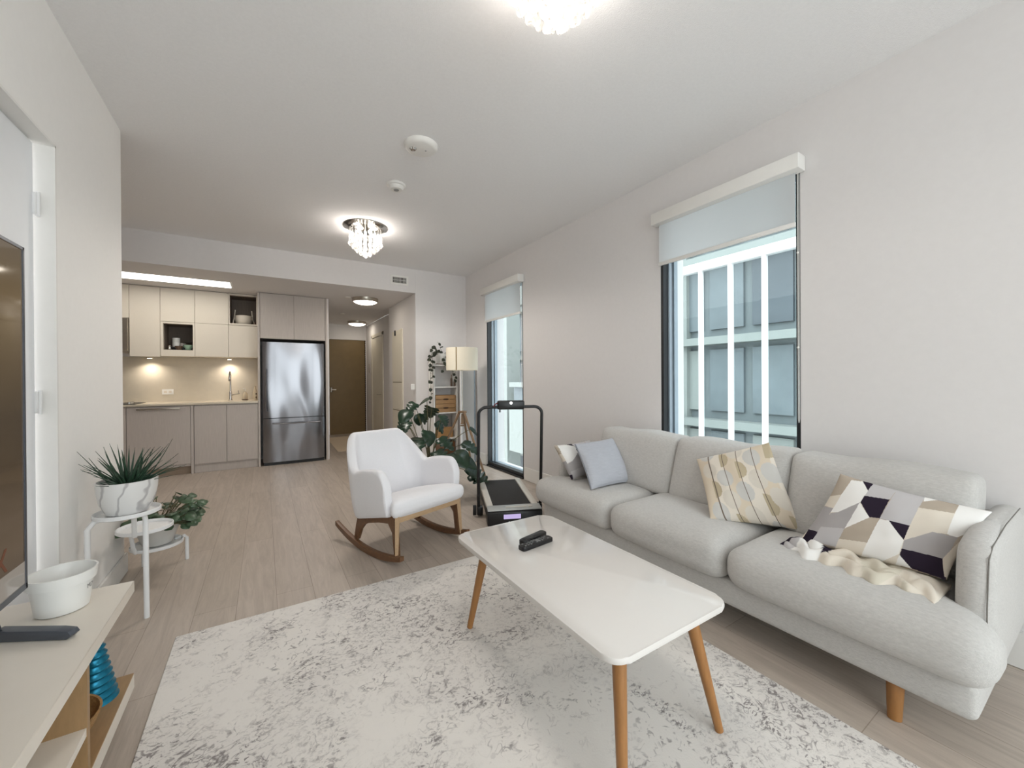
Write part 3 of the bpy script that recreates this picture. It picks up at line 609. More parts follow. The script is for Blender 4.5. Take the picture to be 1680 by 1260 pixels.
t = root('oil_bottle', 'clear bottle with dark dots close to the fridge panel', 'bottle', (-.115, 6.97, .908))
ob_ = obj('bottle', MB().lathe([(.026, 0), (.028, .01), (.028, .12), (.012, .165), (.011, .20), (.014, .205)], -.115, 6.97, 18, .908, capt=True), clearpl_m, t)
for z in (.945, .995): obj('dark_label', MB().ball((-.100, 6.944, z), .012, 1, .4, 1, 10, 8), brown_cer_m, ob_)
# microwave
t = root('microwave', 'stainless over-the-range microwave cut off by the white wall', 'microwave', (-1.75, BACK, 1.56))
obj('body', MB().box(-2.08, 6.72, 1.56, -1.43, BACK, 1.977), nickel_m, t, smooth=False)
obj('door', MB().box(-2.08, 6.69, 1.575, -1.432, 6.72, 1.97, bev=.003, seg=1), nickel_m, t)
obj('window_panel', MB().box(-2.0, 6.686, 1.64, -1.478, 6.692, 1.93), black_pl_m, t)
# niche things
def bowl(name, x, y, z, r, h, m_, label, cat='bowl', group=None): return thing(name, MB().lathe([(r*.45, 0), (r*.5, .004), (r*.85, h*.55), (r, h), (r*.95, h), (r*.78, h*.55), (r*.4, .010)], x, y, 24, z), m_, label, cat, group)
def mug(x, y, z, m_, label, r=.042, h=.06):
    t = root('mug', label, 'mug', (x, y, z), group='mugs in the lower niche')
    obj('cup', MB().lathe([(r*.9, 0), (r, .008), (r, h), (r*.92, h), (r*.9, .01)], x, y, 20, z), m_, t); return t
zn = 1.604; mug(-1.01, 6.99, zn+.052, white_cer_m, 'white cup, lower of the two stacked in the lower niche'); mug(-1.01, 6.99, zn+.113, white_cer_m, 'white cup, upper of the two stacked in the lower niche')
mug(-.935, 6.97, zn+.052, greycer_m, 'small grey cup between the white cups and the plates', .033, .05)
thing('serving_tray', MB().box(-1.09, 6.88, zn, -.90, 7.06, zn+.008).box(-1.085, 6.89, zn+.008, -.905, 7.06, zn+.05, bev=.012), black_pl_m, 'dark box under the cups in the lower niche', 'box')
bowl('brown_bowl', -.960, 6.83, zn, .045, .052, brown_cer_m, 'small brown bowl standing in the middle of the lower niche')
t = root('creamer_jug', 'tiny shiny jug at the left front of the lower niche', 'jug', (-1.055, 6.83, zn)); obj('jug', MB().lathe([(.018, 0), (.024, .02), (.016, .05), (.020, .06)], -1.055, 6.83, 16, zn), chrome_m, t)
bowl('green_bowl', -.865, 6.84, zn+.008, .058, .062, mint_m, 'pale mint green bowl at the right of the lower niche')
thing('saucer', MB().lathe([(.03, 0), (.045, .004), (.05, .008)], -.865, 6.84, 20, zn, capt=True), mint_m, 'mint saucer beneath the pale mint green bowl', 'plate')
for k in range(2): thing('plate_stack', MB().lathe([(.03, 0), (.058, .012), (.06, .014), (.03, .006)], -.862, 6.99, 24, zn+.085+.028*k), greycer_m if k else brown_cer_m, ('upper' if k else 'lower')+' shallow plate behind the green bowl', 'plate', 'plates in the lower niche')
thing('riser', MB().box(-.915, 6.93, zn, -.81, 7.06, zn+.083), brown_cer_m, 'dark block carrying the plates at the back of the lower niche', 'block')
t = root('lidded_basket', 'round white basket with two upright handles in the upper niche', 'basket', (-.245, 6.90, 1.996))
bk_ = obj('basket', MB().lathe([(.075, 0), (.098, .03), (.106, .09), (.104, .125), (.06, .135), (.0, .137)], -.245, 6.90, 28, 1.996), cream_m, t)
for s in (-1, 1): obj('handle', MB().tube([(-.245+s*.125, 6.90, 2.01), (-.245+s*.108, 6.90, 2.10), (-.245+s*.098, 6.90, 2.205)], .007, 8), cream_m, bk_)
thing('jar', MB().lathe([(.016, 0), (.018, .03), (.012, .04)], -.108, 6.84, 12, 1.996, capt=True), brown_cer_m, 'little dark jar at the right edge of the upper niche', 'jar')
# under-cabinet lights
for x, nm in ((-1.28, 'left'), (-.42, 'right, above the faucet')):
    t = root('under_cabinet_light', 'small puck light under the wall cabinets, at the '+nm, 'light', (x, 6.97, 1.518), group='under cabinet puck lights')
    obj('housing', MB().lathe([(.030, -.010), (.034, 0)], x, 6.97, 20, 1.504), nickel_m, t); obj('lens', MB().lathe([(.0, -.012), (.025, -.012), (.025, -.009)], x, 6.97, 20, 1.504, capb=False), puck_m, t)
    l = bpy.data.lights.new('puck_light', 'SPOT'); l.energy = 8; l.color = (1, .90, .78); l.spot_size = 2.5; l.spot_blend = .9; l.shadow_soft_size = .03
    o = bpy.data.objects.new('puck_light', l); C.objects.link(o); o.location = (x, 6.97, 1.488)
# fridge
t = root('refrigerator', 'stainless steel bottom-freezer refrigerator in the cabinet recess', 'refrigerator', (.367, 6.8, 0))
obj('body', MB().box(-.020, YF+.06, .03, .760, 7.06, 1.735), black_pl_m, t, smooth=False)
def bowed(x0, x1, z0, z1, y, bow):
    s = MB(); nx, nz = 24, 8; bm = s.bm; g = []
    for j in range(nz+1):
        row = []
        for i in range(nx+1):
            u = i/nx*2-1; row.append(bm.verts.new((x0+(x1-x0)*i/nx, y-bow*(1-u*u)-(.012*(1-u**8)), z0+(z1-z0)*j/nz)))
        g.append(row)
    for j in range(nz):
        for i in range(nx): bm.faces.new((g[j][i], g[j][i+1], g[j+1][i+1], g[j+1][i]))
    bk = [bm.verts.new((x, y+.06, z)) for x, z in ((x0, z0), (x1, z0), (x1, z1), (x0, z1))]
    bm.faces.new(bk[::-1]); bm.faces.new([bk[0], bk[1]] + g[0][::-1]); bm.faces.new([bk[2], bk[3]] + g[nz]); 
    bm.faces.new([bk[0]] + [g[j][0] for j in range(nz+1)] + [bk[3]]); bm.faces.new([bk[2]] + [g[nz-j][nx] for j in range(nz+1)] + [bk[1]])
    return s
u_ = obj('upper_door', bowed(-.018, .757, .665, 1.728, YF+.005, .012), steel_m, t)
obj('handle', MB().tube([(.022, YF-.045, .76), (.022, YF-.045, 1.35)], .010, 10).tube([(.022, YF-.045, .78), (.022, YF+.0, .78)], .007, 8).tube([(.022, YF-.045, 1.33), (.022, YF+.0, 1.33)], .007, 8), steel_m, u_)
l_ = obj('freezer_drawer', bowed(-.018, .757, .045, .655, YF+.005, .012), steel_m, t)
obj('handle', MB().tube([(.09, YF-.048, .585), (.70, YF-.048, .585)], .010, 10).tube([(.13, YF-.048, .585), (.13, YF, .585)], .007, 8).tube([(.65, YF-.048, .585), (.65, YF, .585)], .007, 8), steel_m, l_)
obj('kick_grille', MB().box(-.010, YF+.01, .0, .75, YF+.055, .042), black_pl_m, t)

# ------------------------------------------------------------------ outside
s = root('balcony_screen', 'white framed glass screen outside the near window', 'screen', (6, 1.8, -6))
b = MB(); ys = [4.24, 3.79, 3.31, 2.83, 2.35, 1.87, 1.39, .91, .43, -.05, -.53, -1.01]
for i, y in enumerate(ys): b.box(6-.04, y-(.06 if i == 0 else .030), -6, 6+.02, y+(.06 if i == 0 else .030), 2.95)
b.box(5.94, -1.1, 2.91, 6.06, 4.30, 3.04).box(5.94, -1.1, -1.2, 6.06, 4.30, -1.05)
obj('frame', b, ext_white_m, s); obj('glass', MB().box(5.995, -1.05, -6, 6.005, 4.24, 4.1), extglass_m, s)
bl = root('opposite_building', 'pale glazed office building across the street seen through the windows', 'building', (16, 8, -12))
obj('wall', MB().box(14.5, -14, -12, 22, 40, 17), ext_wall_m, bl)
sb = MB()
for k in range(-4, 6): sb.box(13.9, -14, .55-1.05+3.06*k-.14, 14.5, 40, -.5+3.06*k+.14)
obj('floor_slabs', sb, ext_slab_m, bl)
random.seed(3)
for k in range(-2, 6):
    z0 = -.5+3.06*k+.20; 
    for j in range(26):
        y0 = -8+j*1.55
        mm = ext_dark_m if random.random() < .22 else ext_pane_m
        if random.random() < .16: mm = ext_slab_m
        w_ = 1.25; hgt = 2.3
        fr = obj('window', MB().box(14.38, y0, z0+.25, 14.52, y0+w_, z0+.25+hgt), mm, bl)
cl = MB()
for j in range(10): cl.box(14.2, -9+j*4.65, -12, 14.5, -8.7+j*4.65, 17)
obj('columns', cl, ext_slab_m, bl)
n2 = root('neighbour_facade', 'white rendered neighbouring facade seen through the far window', 'building', (9, 15, -12))
obj('wall', MB().box(9.2, 15.1, -12, 9.9, 15.95, 12).box(9.2, 15.95, -12, 9.9, 22, 12), ext_slab_m, n2)
obj('low_wall', MB().box(9.0, 9.0, -1.9, 9.4, 14.6, -.1).box(9.0, 9.0, .85, 9.4, 14.6, 1.05), ext_slab_m, n2)
obj('low_windows', MB().box(9.25, 9.0, -.1, 9.3, 14.6, .85), ext_pane_m, n2)
for j in range(6): obj('mullion', MB().box(9.1, 9.2+j*.8, -.1, 9.25, 9.32+j*.8, .85), ext_white_m, n2)
obj('street', MB().box(3.5, -20, -12.4, 40, 60, -12), ext_wall_m, n2)

# ------------------------------------------------------------------ rug and coffee table
thing('area_rug', MB().box(-.355, -.62, 0, 1.672, 2.373, .010, bev=.003, seg=1), rug_m, 'large cream rug with a faded grey distressed pattern under the coffee table', 'rug')
t = root('coffee_table', 'glossy white coffee table with four splayed oak legs', 'coffee table', (1.05, 1.26, .01))
def rrect(x0, y0, x1, y1, r, n=7):
    P_ = []
    for cx, cy, a0 in ((x1-r, y1-r, 0), (x0+r, y1-r, PI/2), (x0+r, y0+r, PI), (x1-r, y0+r, 3*PI/2)):
        for k in range(n+1): a = a0+PI/2*k/n; P_.append((cx+r*math.cos(a), cy+r*math.sin(a)))
    return P_
obj('tabletop', MB().prism(rrect(.782, .742, 1.338, 1.785, .055), .412, .432, bev=.006), gloss_m, t)
obj('under_tray', MB().prism(rrect(.82, .78, 1.30, 1.745, .05), .394, .412), table_edge_m, t)
for lx, ly, ax, ay in ((.820, 1.700, .880, 1.645), (1.280, .752, 1.220, .82), (.820, .752, .880, .82), (1.285, 1.700, 1.22, 1.645)):
    obj('leg', MB().tube([(ax, ay, .396), (lx, ly, .012)], [.022, .0135], 16), oak_m, t)
def remote(label, x, y, rz, l=.185, w=.045, h=.018, z0=.4325, keys=True):
    r = root('remote_control', label, 'remote control', (x, y, z0), rz, 'remotes on the coffee table')
    b = MB().prism(rrect(-l/2, -w/2, l/2, w/2, .014, 4), 0, h, bev=.003); obj('case', b, black_pl_m, r, local=True)
    if not keys: obj('battery_cover', MB().box(-l/2+.02, -w/2+.006, h-.0005, -.01, w/2-.006, h+.0008), black_tube_m, r, local=True); return r
    k = MB()
    for i in range(9):
        for j in range(3):
            if (i*3+j*5) % 4 == 1: continue
            k.box(-l/2+.018+i*.017, -w/2+.009+j*.012, h, -l/2+.026+i*.017, -w/2+.015+j*.012, h+.0015)
    k.box(.0, -.010, h, .018, .010, h+.002); obj('buttons', k, button_m, r, local=True); return r
remote('black remote with pale buttons, the nearer of the two on the table', 1.045, 1.470, math.radians(7))
r2 = remote('plain black remote, the farther of the two on the table', 1.066, 1.522, math.radians(14), .165, .040, .022, keys=False)

# ------------------------------------------------------------------ sofa
S = root('sofa', 'long light grey three-seat fabric sofa on wooden legs', 'sofa', (2.2, 1.32, 0))
obj('base', MB().soft(1.80, .262, .135, 2.56, 2.44, .262, .03, (0, 0, 0), 16), sofa_m, S)
def wr(amp, k):  # soft wrinkles along a cushion
    def fn(p):
        p.z += amp*math.sin(p.y*k+1.3*math.sin(p.x*9))*max(0, min(1, (p.z-.36)/.06)); return p
    return fn
# T-shaped end cushions wrap round in front of the arms
def tcush(yo, ym, yi, crown):
    """yo: outer end in front of the arm, ym: inner face of the arm, yi: inner end"""
    s = 1 if yo > yi else -1
    def fn(p):
        fr = max(0, min(1, (2.02-p.x)/.13)); fr = fr*fr*(3-2*fr)
        lim = ym+(yo-ym)*fr
        y = yi+(p.y-yi)*(lim-yi)/(yo-yi); p.y = y; return p
    return MB().soft(1.735, min(yo, yi), .252, 2.44, max(yo, yi), .432, .075, (.012, .006, crown), 22, fn)
obj('seat_cushion', tcush(.222, .345, 1.008, .012), sofa_m, S)
obj('seat_cushion', MB().soft(1.74, 1.012, .252, 2.44, 1.718, .434, .07, (.012, .004, .022), 18, wr(.002, 30)), sofa_m, S)
obj('seat_cushion', tcush(2.485, 2.345, 1.722, .018), sofa_m, S)
def backc(y0, y1, zt=.80):
    def fn(p):
        p.x += (p.z-.43)*.32; p.z += .006*math.sin(p.y*14)*(p.z-.43)/.37; return p
    return MB().soft(2.175, y0, .425, 2.37, y1, zt, .036, (.035, .006, .004), 20, fn)
obj('back_cushion', backc(.335, .958), sofa_m, S); obj('back_cushion', backc(.962, 1.622), sofa_m, S); obj('back_cushion', backc(1.626, 2.30), sofa_m, S)
obj('back_frame', MB().soft(2.46, .30, .20, 2.575, 2.42, .64, .045, (0, 0, 0), 12), sofa_m, S)
def arm(ya, yb):
    def fn(p):
        z = max(0, min(1, (p.z-.25)/.42)); f = max(0, min(1, (2.2-p.x)/.27))
        p.x += .05*f*z**3 + .0; p.z -= .03*f*f*z; return p
    return MB().soft(1.925, ya, .19, 2.57, yb, .668, .042, (.0, .004, .006), 18, fn)
obj('arm', arm(.248, .335), sofa_m, S); obj('arm', arm(2.345, 2.432), sofa_m, S)
obj('seam', MB().tube([(1.930, .262, .27), (1.934, .262, .45), (1.965, .262, .60), (2.0, .259, .635), (2.2, .255, .668), (2.5, .255, .672)], .0018, 6), seam_m, S)
for y in (.46, 2.2):
    for x in (1.865, 2.50): obj('leg', MB().tube([(x, y, .14), (x-.012 if x < 2 else x, y, .0)], [.026, .020], 14), walnut_m if False else oak_m, S)

def pillow(name, corners, thick, label, m_, colfn=None, nu=44, nv=32, pinch=.10, root_=None, floppy=0):
    TL, TR, BR, BL = [Vector(c) for c in corners]; bm = bmesh.new()
    nrm = (TR-TL).cross(BL-TL).normalized()   # points to the room side when corners seen clockwise
    cl = bm.loops.layers.float_color.new('Col'); grids = []
    for side in (1, -1):
        g = []
        for j in range(nv+1):
            row = []
            for i in range(nu+1):
                u, v = i/nu, j/nv; a, b_ = u*2-1, v*2-1
                # edges bow inwards between the corners
                uu = .5+.5*a*(1-pinch*(1-b_*b_)); vv = .5+.5*b_*(1-pinch*(1-a*a))
                p = (TL*(1-uu)+TR*uu)*(1-vv)+(BL*(1-uu)+BR*uu)*vv
                th = ((1-a**2)**.45*(1-b_**2)**.45)*thick/2
                if 0 < i < nu and 0 < j < nv: th += .004*math.sin(9*a+4*b_)*math.cos(7*b_-3*a)*(1-a*a)*(1-b_*b_)
                row.append(bm.verts.new(p+nrm*(-side)*(-th if False else th)*1.0))
            g.append(row)
        for j in range(nv):
            for i in range(nu):
                f = bm.faces.new((g[j][i], g[j+1][i], g[j+1][i+1], g[j][i+1]))
                for lp, (ii, jj) in zip(f.loops, ((i, j), (i, j+1), (i+1, j+1), (i+1, j))):
                    lp[cl] = colfn((i+.5)/nu, (j+.5)/nv) if colfn else (.8, .8, .8, 1)
    bmesh.ops.remove_doubles(bm, verts=bm.verts, dist=.0004)
    mb = MB(); mb.bm.free(); mb.bm = bm
    if root_ is not None: return obj('cover', mb, m_, root_)
    return thing(name, mb, m_, label, 'cushion')
_W, _G, _T, _D, _L, _C = rgb(233, 230, 226), rgb(168, 163, 162), rgb(176, 163, 148), rgb(44, 36, 48), rgb(188, 184, 184), rgb(216, 206, 192)
GEO = [(_T, [(300, 130), (430, 185), (400, 285), (300, 280)]), (_C, [(300, 280), (400, 280), (390, 372), (290, 340)]), (_G, [(280, 340), (390, 372), (375, 535), (270, 510)]),
 (_W, [(430, 180), (530, 195), (600, 265), (580, 345), (445, 405), (388, 400), (400, 280)]), (_D, [(525, 190), (622, 205), (600, 264)]),
 (_G, [(388, 405), (445, 405), (580, 345), (550, 530), (375, 500)]), (_L, [(375, 500), (550, 530), (545, 660), (370, 600)]), (_D, [(290, 505), (376, 535), (372, 610), (300, 590)]),
 (_L, [(618, 200), (815, 245), (788, 336), (592, 300)]), (_D, [(590, 300), (787, 336), (765, 470), (690, 458), (580, 345)]), (_W, [(576, 348), (692, 460), (550, 530)]),
 (_T, [(550, 530), (692, 460), (762, 476), (742, 642), (545, 602)]), (_C, [(545, 602), (742, 642), (715, 742), (545, 690)]),
 (_L, [(815, 245), (1030, 300), (980, 530), (766, 472)]), (_W, [(765, 475), (835, 490), (960, 630), (940, 722), (840, 772), (715, 742)]), (_D, [(832, 488), (980, 530), (960, 628)]),
 (_W, [(1020, 295), (1160, 335), (1025, 354)]), (_T, [(1025, 354), (1160, 335), (1262, 375), (1245, 446), (1005, 400)]), (_C, [(1005, 400), (1250, 446), (1222, 592), (1130, 575), (985, 625)]),
 (_W, [(1262, 370), (1500, 440), (1400, 560), (1285, 612), (1222, 592)]), (_G, [(1130, 575), (1290, 612), (1215, 755), (955, 686), (962, 630)]),
 (_D, [(955, 686), (1200, 750), (1190, 880), (1010, 815), (943, 728)]), (_W, [(943, 728), (1010, 815), (920, 790)]), (_C, [(1195, 750), (1300, 640), (1300, 880), (1185, 860)])]
def inside(poly, x, y):
    c = False; j = len(poly)-1
    for i in range(len(poly)):
        (xi, yi), (xj, yj) = poly[i], poly[j]
        if (yi > y) != (yj > y) and x < (xj-xi)*(y-yi)/(yj-yi)+xi: c = not c
        j = i
    return c
def geo_col(u, v):
    x = (310*(1-u)+1470*u)*(1-v)+(280*(1-u)+1190*u)*v; y = (130*(1-u)+430*u)*(1-v)+(600*(1-u)+880*u)*v
    for col, poly in GEO[::-1]:
        if inside(poly, x, y): return col
    return _C if (x+y) % 700 < 350 else _T
pillow('geometric_cushion', ((2.14, .705, .765), (2.20, .285, .705), (2.02, .365, .475), (2.00, .815, .455)), .11, 'patchwork geometric cushion beside the near sofa arm, over a crumpled cover', print_m, geo_col, 280, 170, .06)
thr = MB(); NU, NV = 90, 34; tb = thr.bm; rows = []; cols = {}
for i in range(NU+1):
    u = i/NU; row = []
    for j in range(NV+1):
        v = j/NV; y = .865-.50*u; edge = 1.895+.018*math.sin(u*17)+.014*math.sin(u*41+1)-.03*math.sin(u*PI)+.045*(1-u)
        x = edge+(2.085-edge)*v
        env = (1-(2*v-1)**4)*(1-(2*u-1)**8)
        f = abs(math.sin(7*u+9*v+1.4*math.sin(6*u)))*.55+abs(math.sin(15*u-8*v+2))*.3+.15*math.sin(31*u+13*v)
        row.append(tb.verts.new((x, y, .436+env*(.012+.040*f))))
    rows.append(row)
for i in range(NU):
    for j in range(NV): tb.faces.new((rows[i][j], rows[i+1][j], rows[i+1][j+1], rows[i][j+1]))
ctr = Vector(((min(v.co.x for v in tb.verts)+max(v.co.x for v in tb.verts))/2, (min(v.co.y for v in tb.verts)+max(v.co.y for v in tb.verts))/2, 0))
to = obj('throw_blanket', thr, print_m)
ca = to.data.color_attributes.new('Col', 'FLOAT_COLOR', 'POINT')
for i_, v_ in enumerate(to.data.vertices):
    u, w = (.865-(v_.co.y+ctr.y))/.50, v_.co.x+ctr.x
    k = u+.25*(w-1.98)*(1 if int(u*6) % 2 else -1)*3
    ca.data[i_].color = (_D if k < .05 or .30 < k < .38 and w > 1.93 else _L if k < .14 else _W if k < .30 else _C if k < .55 else rgb(204, 196, 180) if k < .8 else _C)
md = to.modifiers.new('thickness', 'SOLIDIFY'); md.thickness = .006; md.offset = 1
tagp(to, 'crumpled patterned fabric bunched at the foot of the patchwork cushion', 'blanket')
def dot_col(u, v):
    base = rgb(222, 213, 200); st = int(u*5.2); 
    if st % 2 == 0: base = rgb(214, 200, 180)
    for cx, row in ((.17, 0), (.36, .5), (.56, .15), (.76, .6), (.93, .3)):
        for k in range(-1, 5):
            cy = (k+row)/3.3; dx, dy = (u-cx)/.105, (v-cy)/.125
            if dx*dx+dy*dy < 1:
                tone = (k+int(cx*10)) % 3
                if tone == 0: base = rgb(186, 172, 146) if dx > -.1 else base
                elif tone == 1: base = rgb(200, 197, 192)
                else: base = rgb(212, 204, 192)
    for sx_ in (.19, .385, .58, .775):
        if abs(u-sx_) < .006: base = rgb(120, 108, 96)
    return base
pillow('dotted_cushion', ((2.20, 1.425, .700), (2.27, 1.055, .845), (2.19, .86, .452), (1.97, 1.20, .448)), .12, 'beige cushion printed with circles and dark stripes at the sofa middle', print_m, dot_col, 110, 90, .05)
bc = root('blue_cushion', 'plain pale blue cushion leaning at the far end of the sofa', 'cushion', (2.05, 2.0, .44))
bcc = pillow('', ((1.905, 2.185, .715), (2.275, 2.165, .735), (2.245, 1.925, .455), (1.835, 1.945, .452)), .13, '', blue_m, None, 40, 40, .06, bc)
pp = []
cs_ = [Vector(c) for c in ((1.905, 2.185, .715), (2.275, 2.165, .735), (2.245, 1.925, .455), (1.835, 1.945, .452))]
for (a, b_, ax) in ((0, 3, 0),):
    for k in range(13):
        q = k/12; mid = (cs_[1]+cs_[2])/2; p = cs_[a].lerp(cs_[b_], q); cc = (cs_[0]+cs_[3])/2; p += (mid-cc)*.03*(1-(2*q-1)**2)*2*.5; pp.append(p)
obj('piping', MB().tube(pp, .005, 8), blue_pipe_m, bcc)
def geo2(u, v): return geo_col(.08+.45*u, .02+.9*v)
pillow('geometric_cushion', ((1.80, 2.30, .700), (2.18, 2.325, .705), (2.18, 2.225, .46), (1.885, 2.20, .455)), .12, 'patterned grey and black cushion half hidden behind the pale blue cushion', print_m, geo2, 90, 60, .07)

# ------------------------------------------------------------------ rocking chair
R = root('rocking_chair', 'white upholstered rocking chair on curved walnut rockers', 'rocking chair', (.888, 2.855, 0), math.radians(18.3))
def chair_shell():
    s = MB(); bm = s.bm; NS = 72; rings = []
    for i in range(NS+1):
        q = i/NS*2-1; aq = abs(q); sg = 1 if q >= 0 else -1
        # plan path: arms run straight, then a rounded corner into the back
        Wd, Yf_, Yb_ = .292, -.205, .262; rc = .115
        straight = (Yb_-rc)-Yf_; arc = rc*PI/2; flat = Wd-rc; tot = straight+arc+flat; d = aq*tot
        if d < flat: x, y, nx, ny = d, Yb_, 0, 1
        elif d < flat+arc: a = (d-flat)/rc; x, y = flat+rc*math.sin(a), Yb_-rc+rc*math.cos(a); nx, ny = math.sin(a), math.cos(a)
        else: x, y, nx, ny = Wd, Yb_-rc-(d-flat-arc), 1, 0
        tb = d/tot
        # rim height: tall back, shoulder, dip, arm, rounded front
        def ss(a, b_, t_): 
            t_ = max(0, min(1, (t_-a)/(b_-a))); return t_*t_*(3-2*t_)
        h = .815-.018*(d/(flat+.08))**4 if d < flat+.08 else .797
        h = .925 - .30*ss(flat+arc*.15, flat+arc*1.1, d) - .06*ss(flat+arc*.9, tot, d)
        arm_d = max(0, d-(flat+arc)); h += .035*math.sin(min(1, arm_d/(straight*.75))*PI*.5)
        h -= .0*tb
        fr = max(0, (d-(tot-.10))/.10); h -= .115*fr**2.6
        lean = ss(flat+arc*1.25, flat*.6, d) if False else 1-ss(flat*.9, flat+arc*1.3, d)
        th = .030+.006*lean
        zb = .315; ring = []
        prof = []
        nt_ = 9
        for k in range(nt_+1): prof.append((-1, k/nt_))
        for k in range(1, 6): a = PI*k/6; prof.append((-math.cos(a), 1+math.sin(a)*th/(h-zb)*.9))
        for k in range(nt_+1): prof.append((1, 1-k/nt_))
        for side, t_ in prof:
            z = zb+(h-zb)*t_
            off = th*side
            # tilt back, taper towards the top of the back, bow of the outer side
            yy = y+ny*off; xx = x+nx*off
            yy += lean*.30*max(0, z-.34)+(1-lean)*.10*max(0, z-.34)*(1-tb)*2
            xx *= 1-.07*lean*max(0, (z-.55)/.3) + (.03*(1-lean))*((z-.32)/.25)
            xx *= .94+.06*min(1, (z-.30)/.12)
            ring.append(bm.verts.new((sg*xx, yy, z-.24*(yy+.26))))
        rings.append(ring)
    n = len(rings[0])
    for i in range(NS):
        for k in range(n): 
            try: bm.faces.new((rings[i][k], rings[i][(k+1) % n], rings[i+1][(k+1) % n], rings[i+1][k]))
            except ValueError: pass
    bm.faces.new(rings[0]); bm.faces.new(rings[-1][::-1])
    bmesh.ops.remove_doubles(bm, verts=bm.verts, dist=.0003)
    return s
sh = obj('shell', chair_shell(), chair_m, R, local=True)
md = sh.modifiers.new('round', 'SUBSURF'); md.levels = 1; md.render_levels = 1
def seatfn(p):
    # front of the seat spreads a little beyond the arms
    f = max(0, min(1, (-p.y-.17)/.08)); p.x *= .90+.13*f; p.z -= .012*f+.24*(p.y+.26); return p
obj('seat', MB().soft(-.300, -.285, .318, .300, .23, .425, .045, (.0, .008, .022), 20, seatfn), chair_m, R, local=True)
def arcz(y): return 1.2-math.sqrt(1.2**2-(y-.03)**2)
for sx_ in (-1, 1):
    x = sx_*.285; pts = []; N = 24; up, lo = [], []
    for k in range(N+1):
        y = -.33+.83*k/N; z = arcz(y); tt = abs(2*k/N-1); hh = .042-.010*tt**3
        lo.append((y, z)); up.append((y, z+hh))
    obj('rocker', MB().strip_prism(lo+up[::-1], 'x', x-.015, x+.015, .003), walnut_m, R, local=True)
    # side frame: two flared legs joined by an arched rail
    zf = arcz(-.24)+.03; zr = arcz(.25)+.03
    P_ = [(-.262, zf), (-.225, zf), (-.205, .20), (-.16, .250), (-.05, .232), (.08, .200), (.14, .175), (.185, .13), (.225, zr), (.270, zr), (.245, .15), (.225, .205), (-.245, .316)]
    obj('side_frame', MB().strip_prism(P_, 'x', sx_*.262-.013, sx_*.262+.013, .003), walnut_m, R, local=True)
    obj('front_leg', MB().tube([(sx_*.262, -.250, .316), (sx_*.278, -.262, zf-.012)], [.019, .013], 4), chair_lit_m, R, local=True)
obj('front_rail', MB().box(-.275, -.262, .272, .275, -.232, .318, bev=.004), chair_lit_m, R, local=True)
obj('rear_rail', MB().box(-.26, .185, .165, .26, .21, .205, bev=.004), walnut_m, R, local=True)

# ------------------------------------------------------------------ treadmill
T = root('treadmill', 'compact folding treadmill with black handlebar beside the window', 'treadmill', (1.72, 2.71, 0), math.atan2(-.39, .92))
L = dict(parent=T, local=True)
obj('deck', MB().box(-.215, .02, .012, .215, 1.02, .10, bev=.01), black_pl_m, **L)
obj('running_belt', MB().box(-.165, .10, .098, .165, 1.0, .121, bev=.006), belt_m, **L)
for s_ in (-1, 1): obj('side_rail', MB().box(s_*.192-.028, .085, .098, s_*.192+.028, 1.01, .130, bev=.006), rail_m, **L)
mh_ = obj('motor_hood', MB().strip_prism([(-.020, .012), (-.012, .112), (.005, .128), (.095, .134), (.105, .12), (.105, .012)], 'x', -.225, .225, .004), black_pl_m, **L)
obj('hood_top', MB().strip_prism([(-.010, .126), (-.004, .134), (.10, .140), (.10, .128)], 'x', -.222, .222, .002), silver_m, parent=mh_, local=True)
obj('control_strip', MB().box(-.07, .03, .137, .10, .055, .141).box(.12, .03, .137, .15, .055, .1415), rail_m, parent=mh_, local=True)
obj('display', MB().box(-.095, -.022, .062, .045, -.014, .098, bev=.002, seg=1), disp_m, parent=mh_, local=True, label='lit violet display window')
obj('power_lamp', MB().ball((-.05, -.020, .035), .006), btn_m, parent=mh_, local=True)
hb = []
for k in range(9): a = PI - PI/2*k/8; hb.append((-.275+.07+.07*math.cos(a), .22-.02, .89+.06*math.sin(a)))
pts = [(-.275, .28, .035), (-.277, .25, .40)] + hb + [(-x, y, z) for x, y, z in hb[::-1]] + [(.277, .25, .40), (.275, .28, .035)]
obj('handlebar', MB().tube(pts, .0135, 12), black_tube_m, **L)
for s_ in (-1, 1): obj('pivot', MB().box(s_*.262-.028, .24, .015, s_*.262+.022, .32, .085, bev=.006), black_pl_m, **L)
obj('folding_lever', MB().box(-.325, .255, .012, -.295, .275, .10, bev=.004), black_pl_m, **L)
co_ = obj('console', MB().box(-.115, .175, .928, .120, .235, 1.005, bev=.014), black_pl_m, **L)
obj('console_button', MB().tube([(-.0, .168, .985), (-.0, .176, .985)], .013, 16), btn_m, parent=co_, local=True)
obj('safety_strap', MB().tube([(-.11, .19, .985), (-.135, .185, .975), (-.150, .18, .955)], .006, 8), red_m, parent=co_, local=True)
obj('strap_clip', MB().box(-.10, .185, .905, -.088, .197, .932), black_pl_m, parent=co_, local=True)

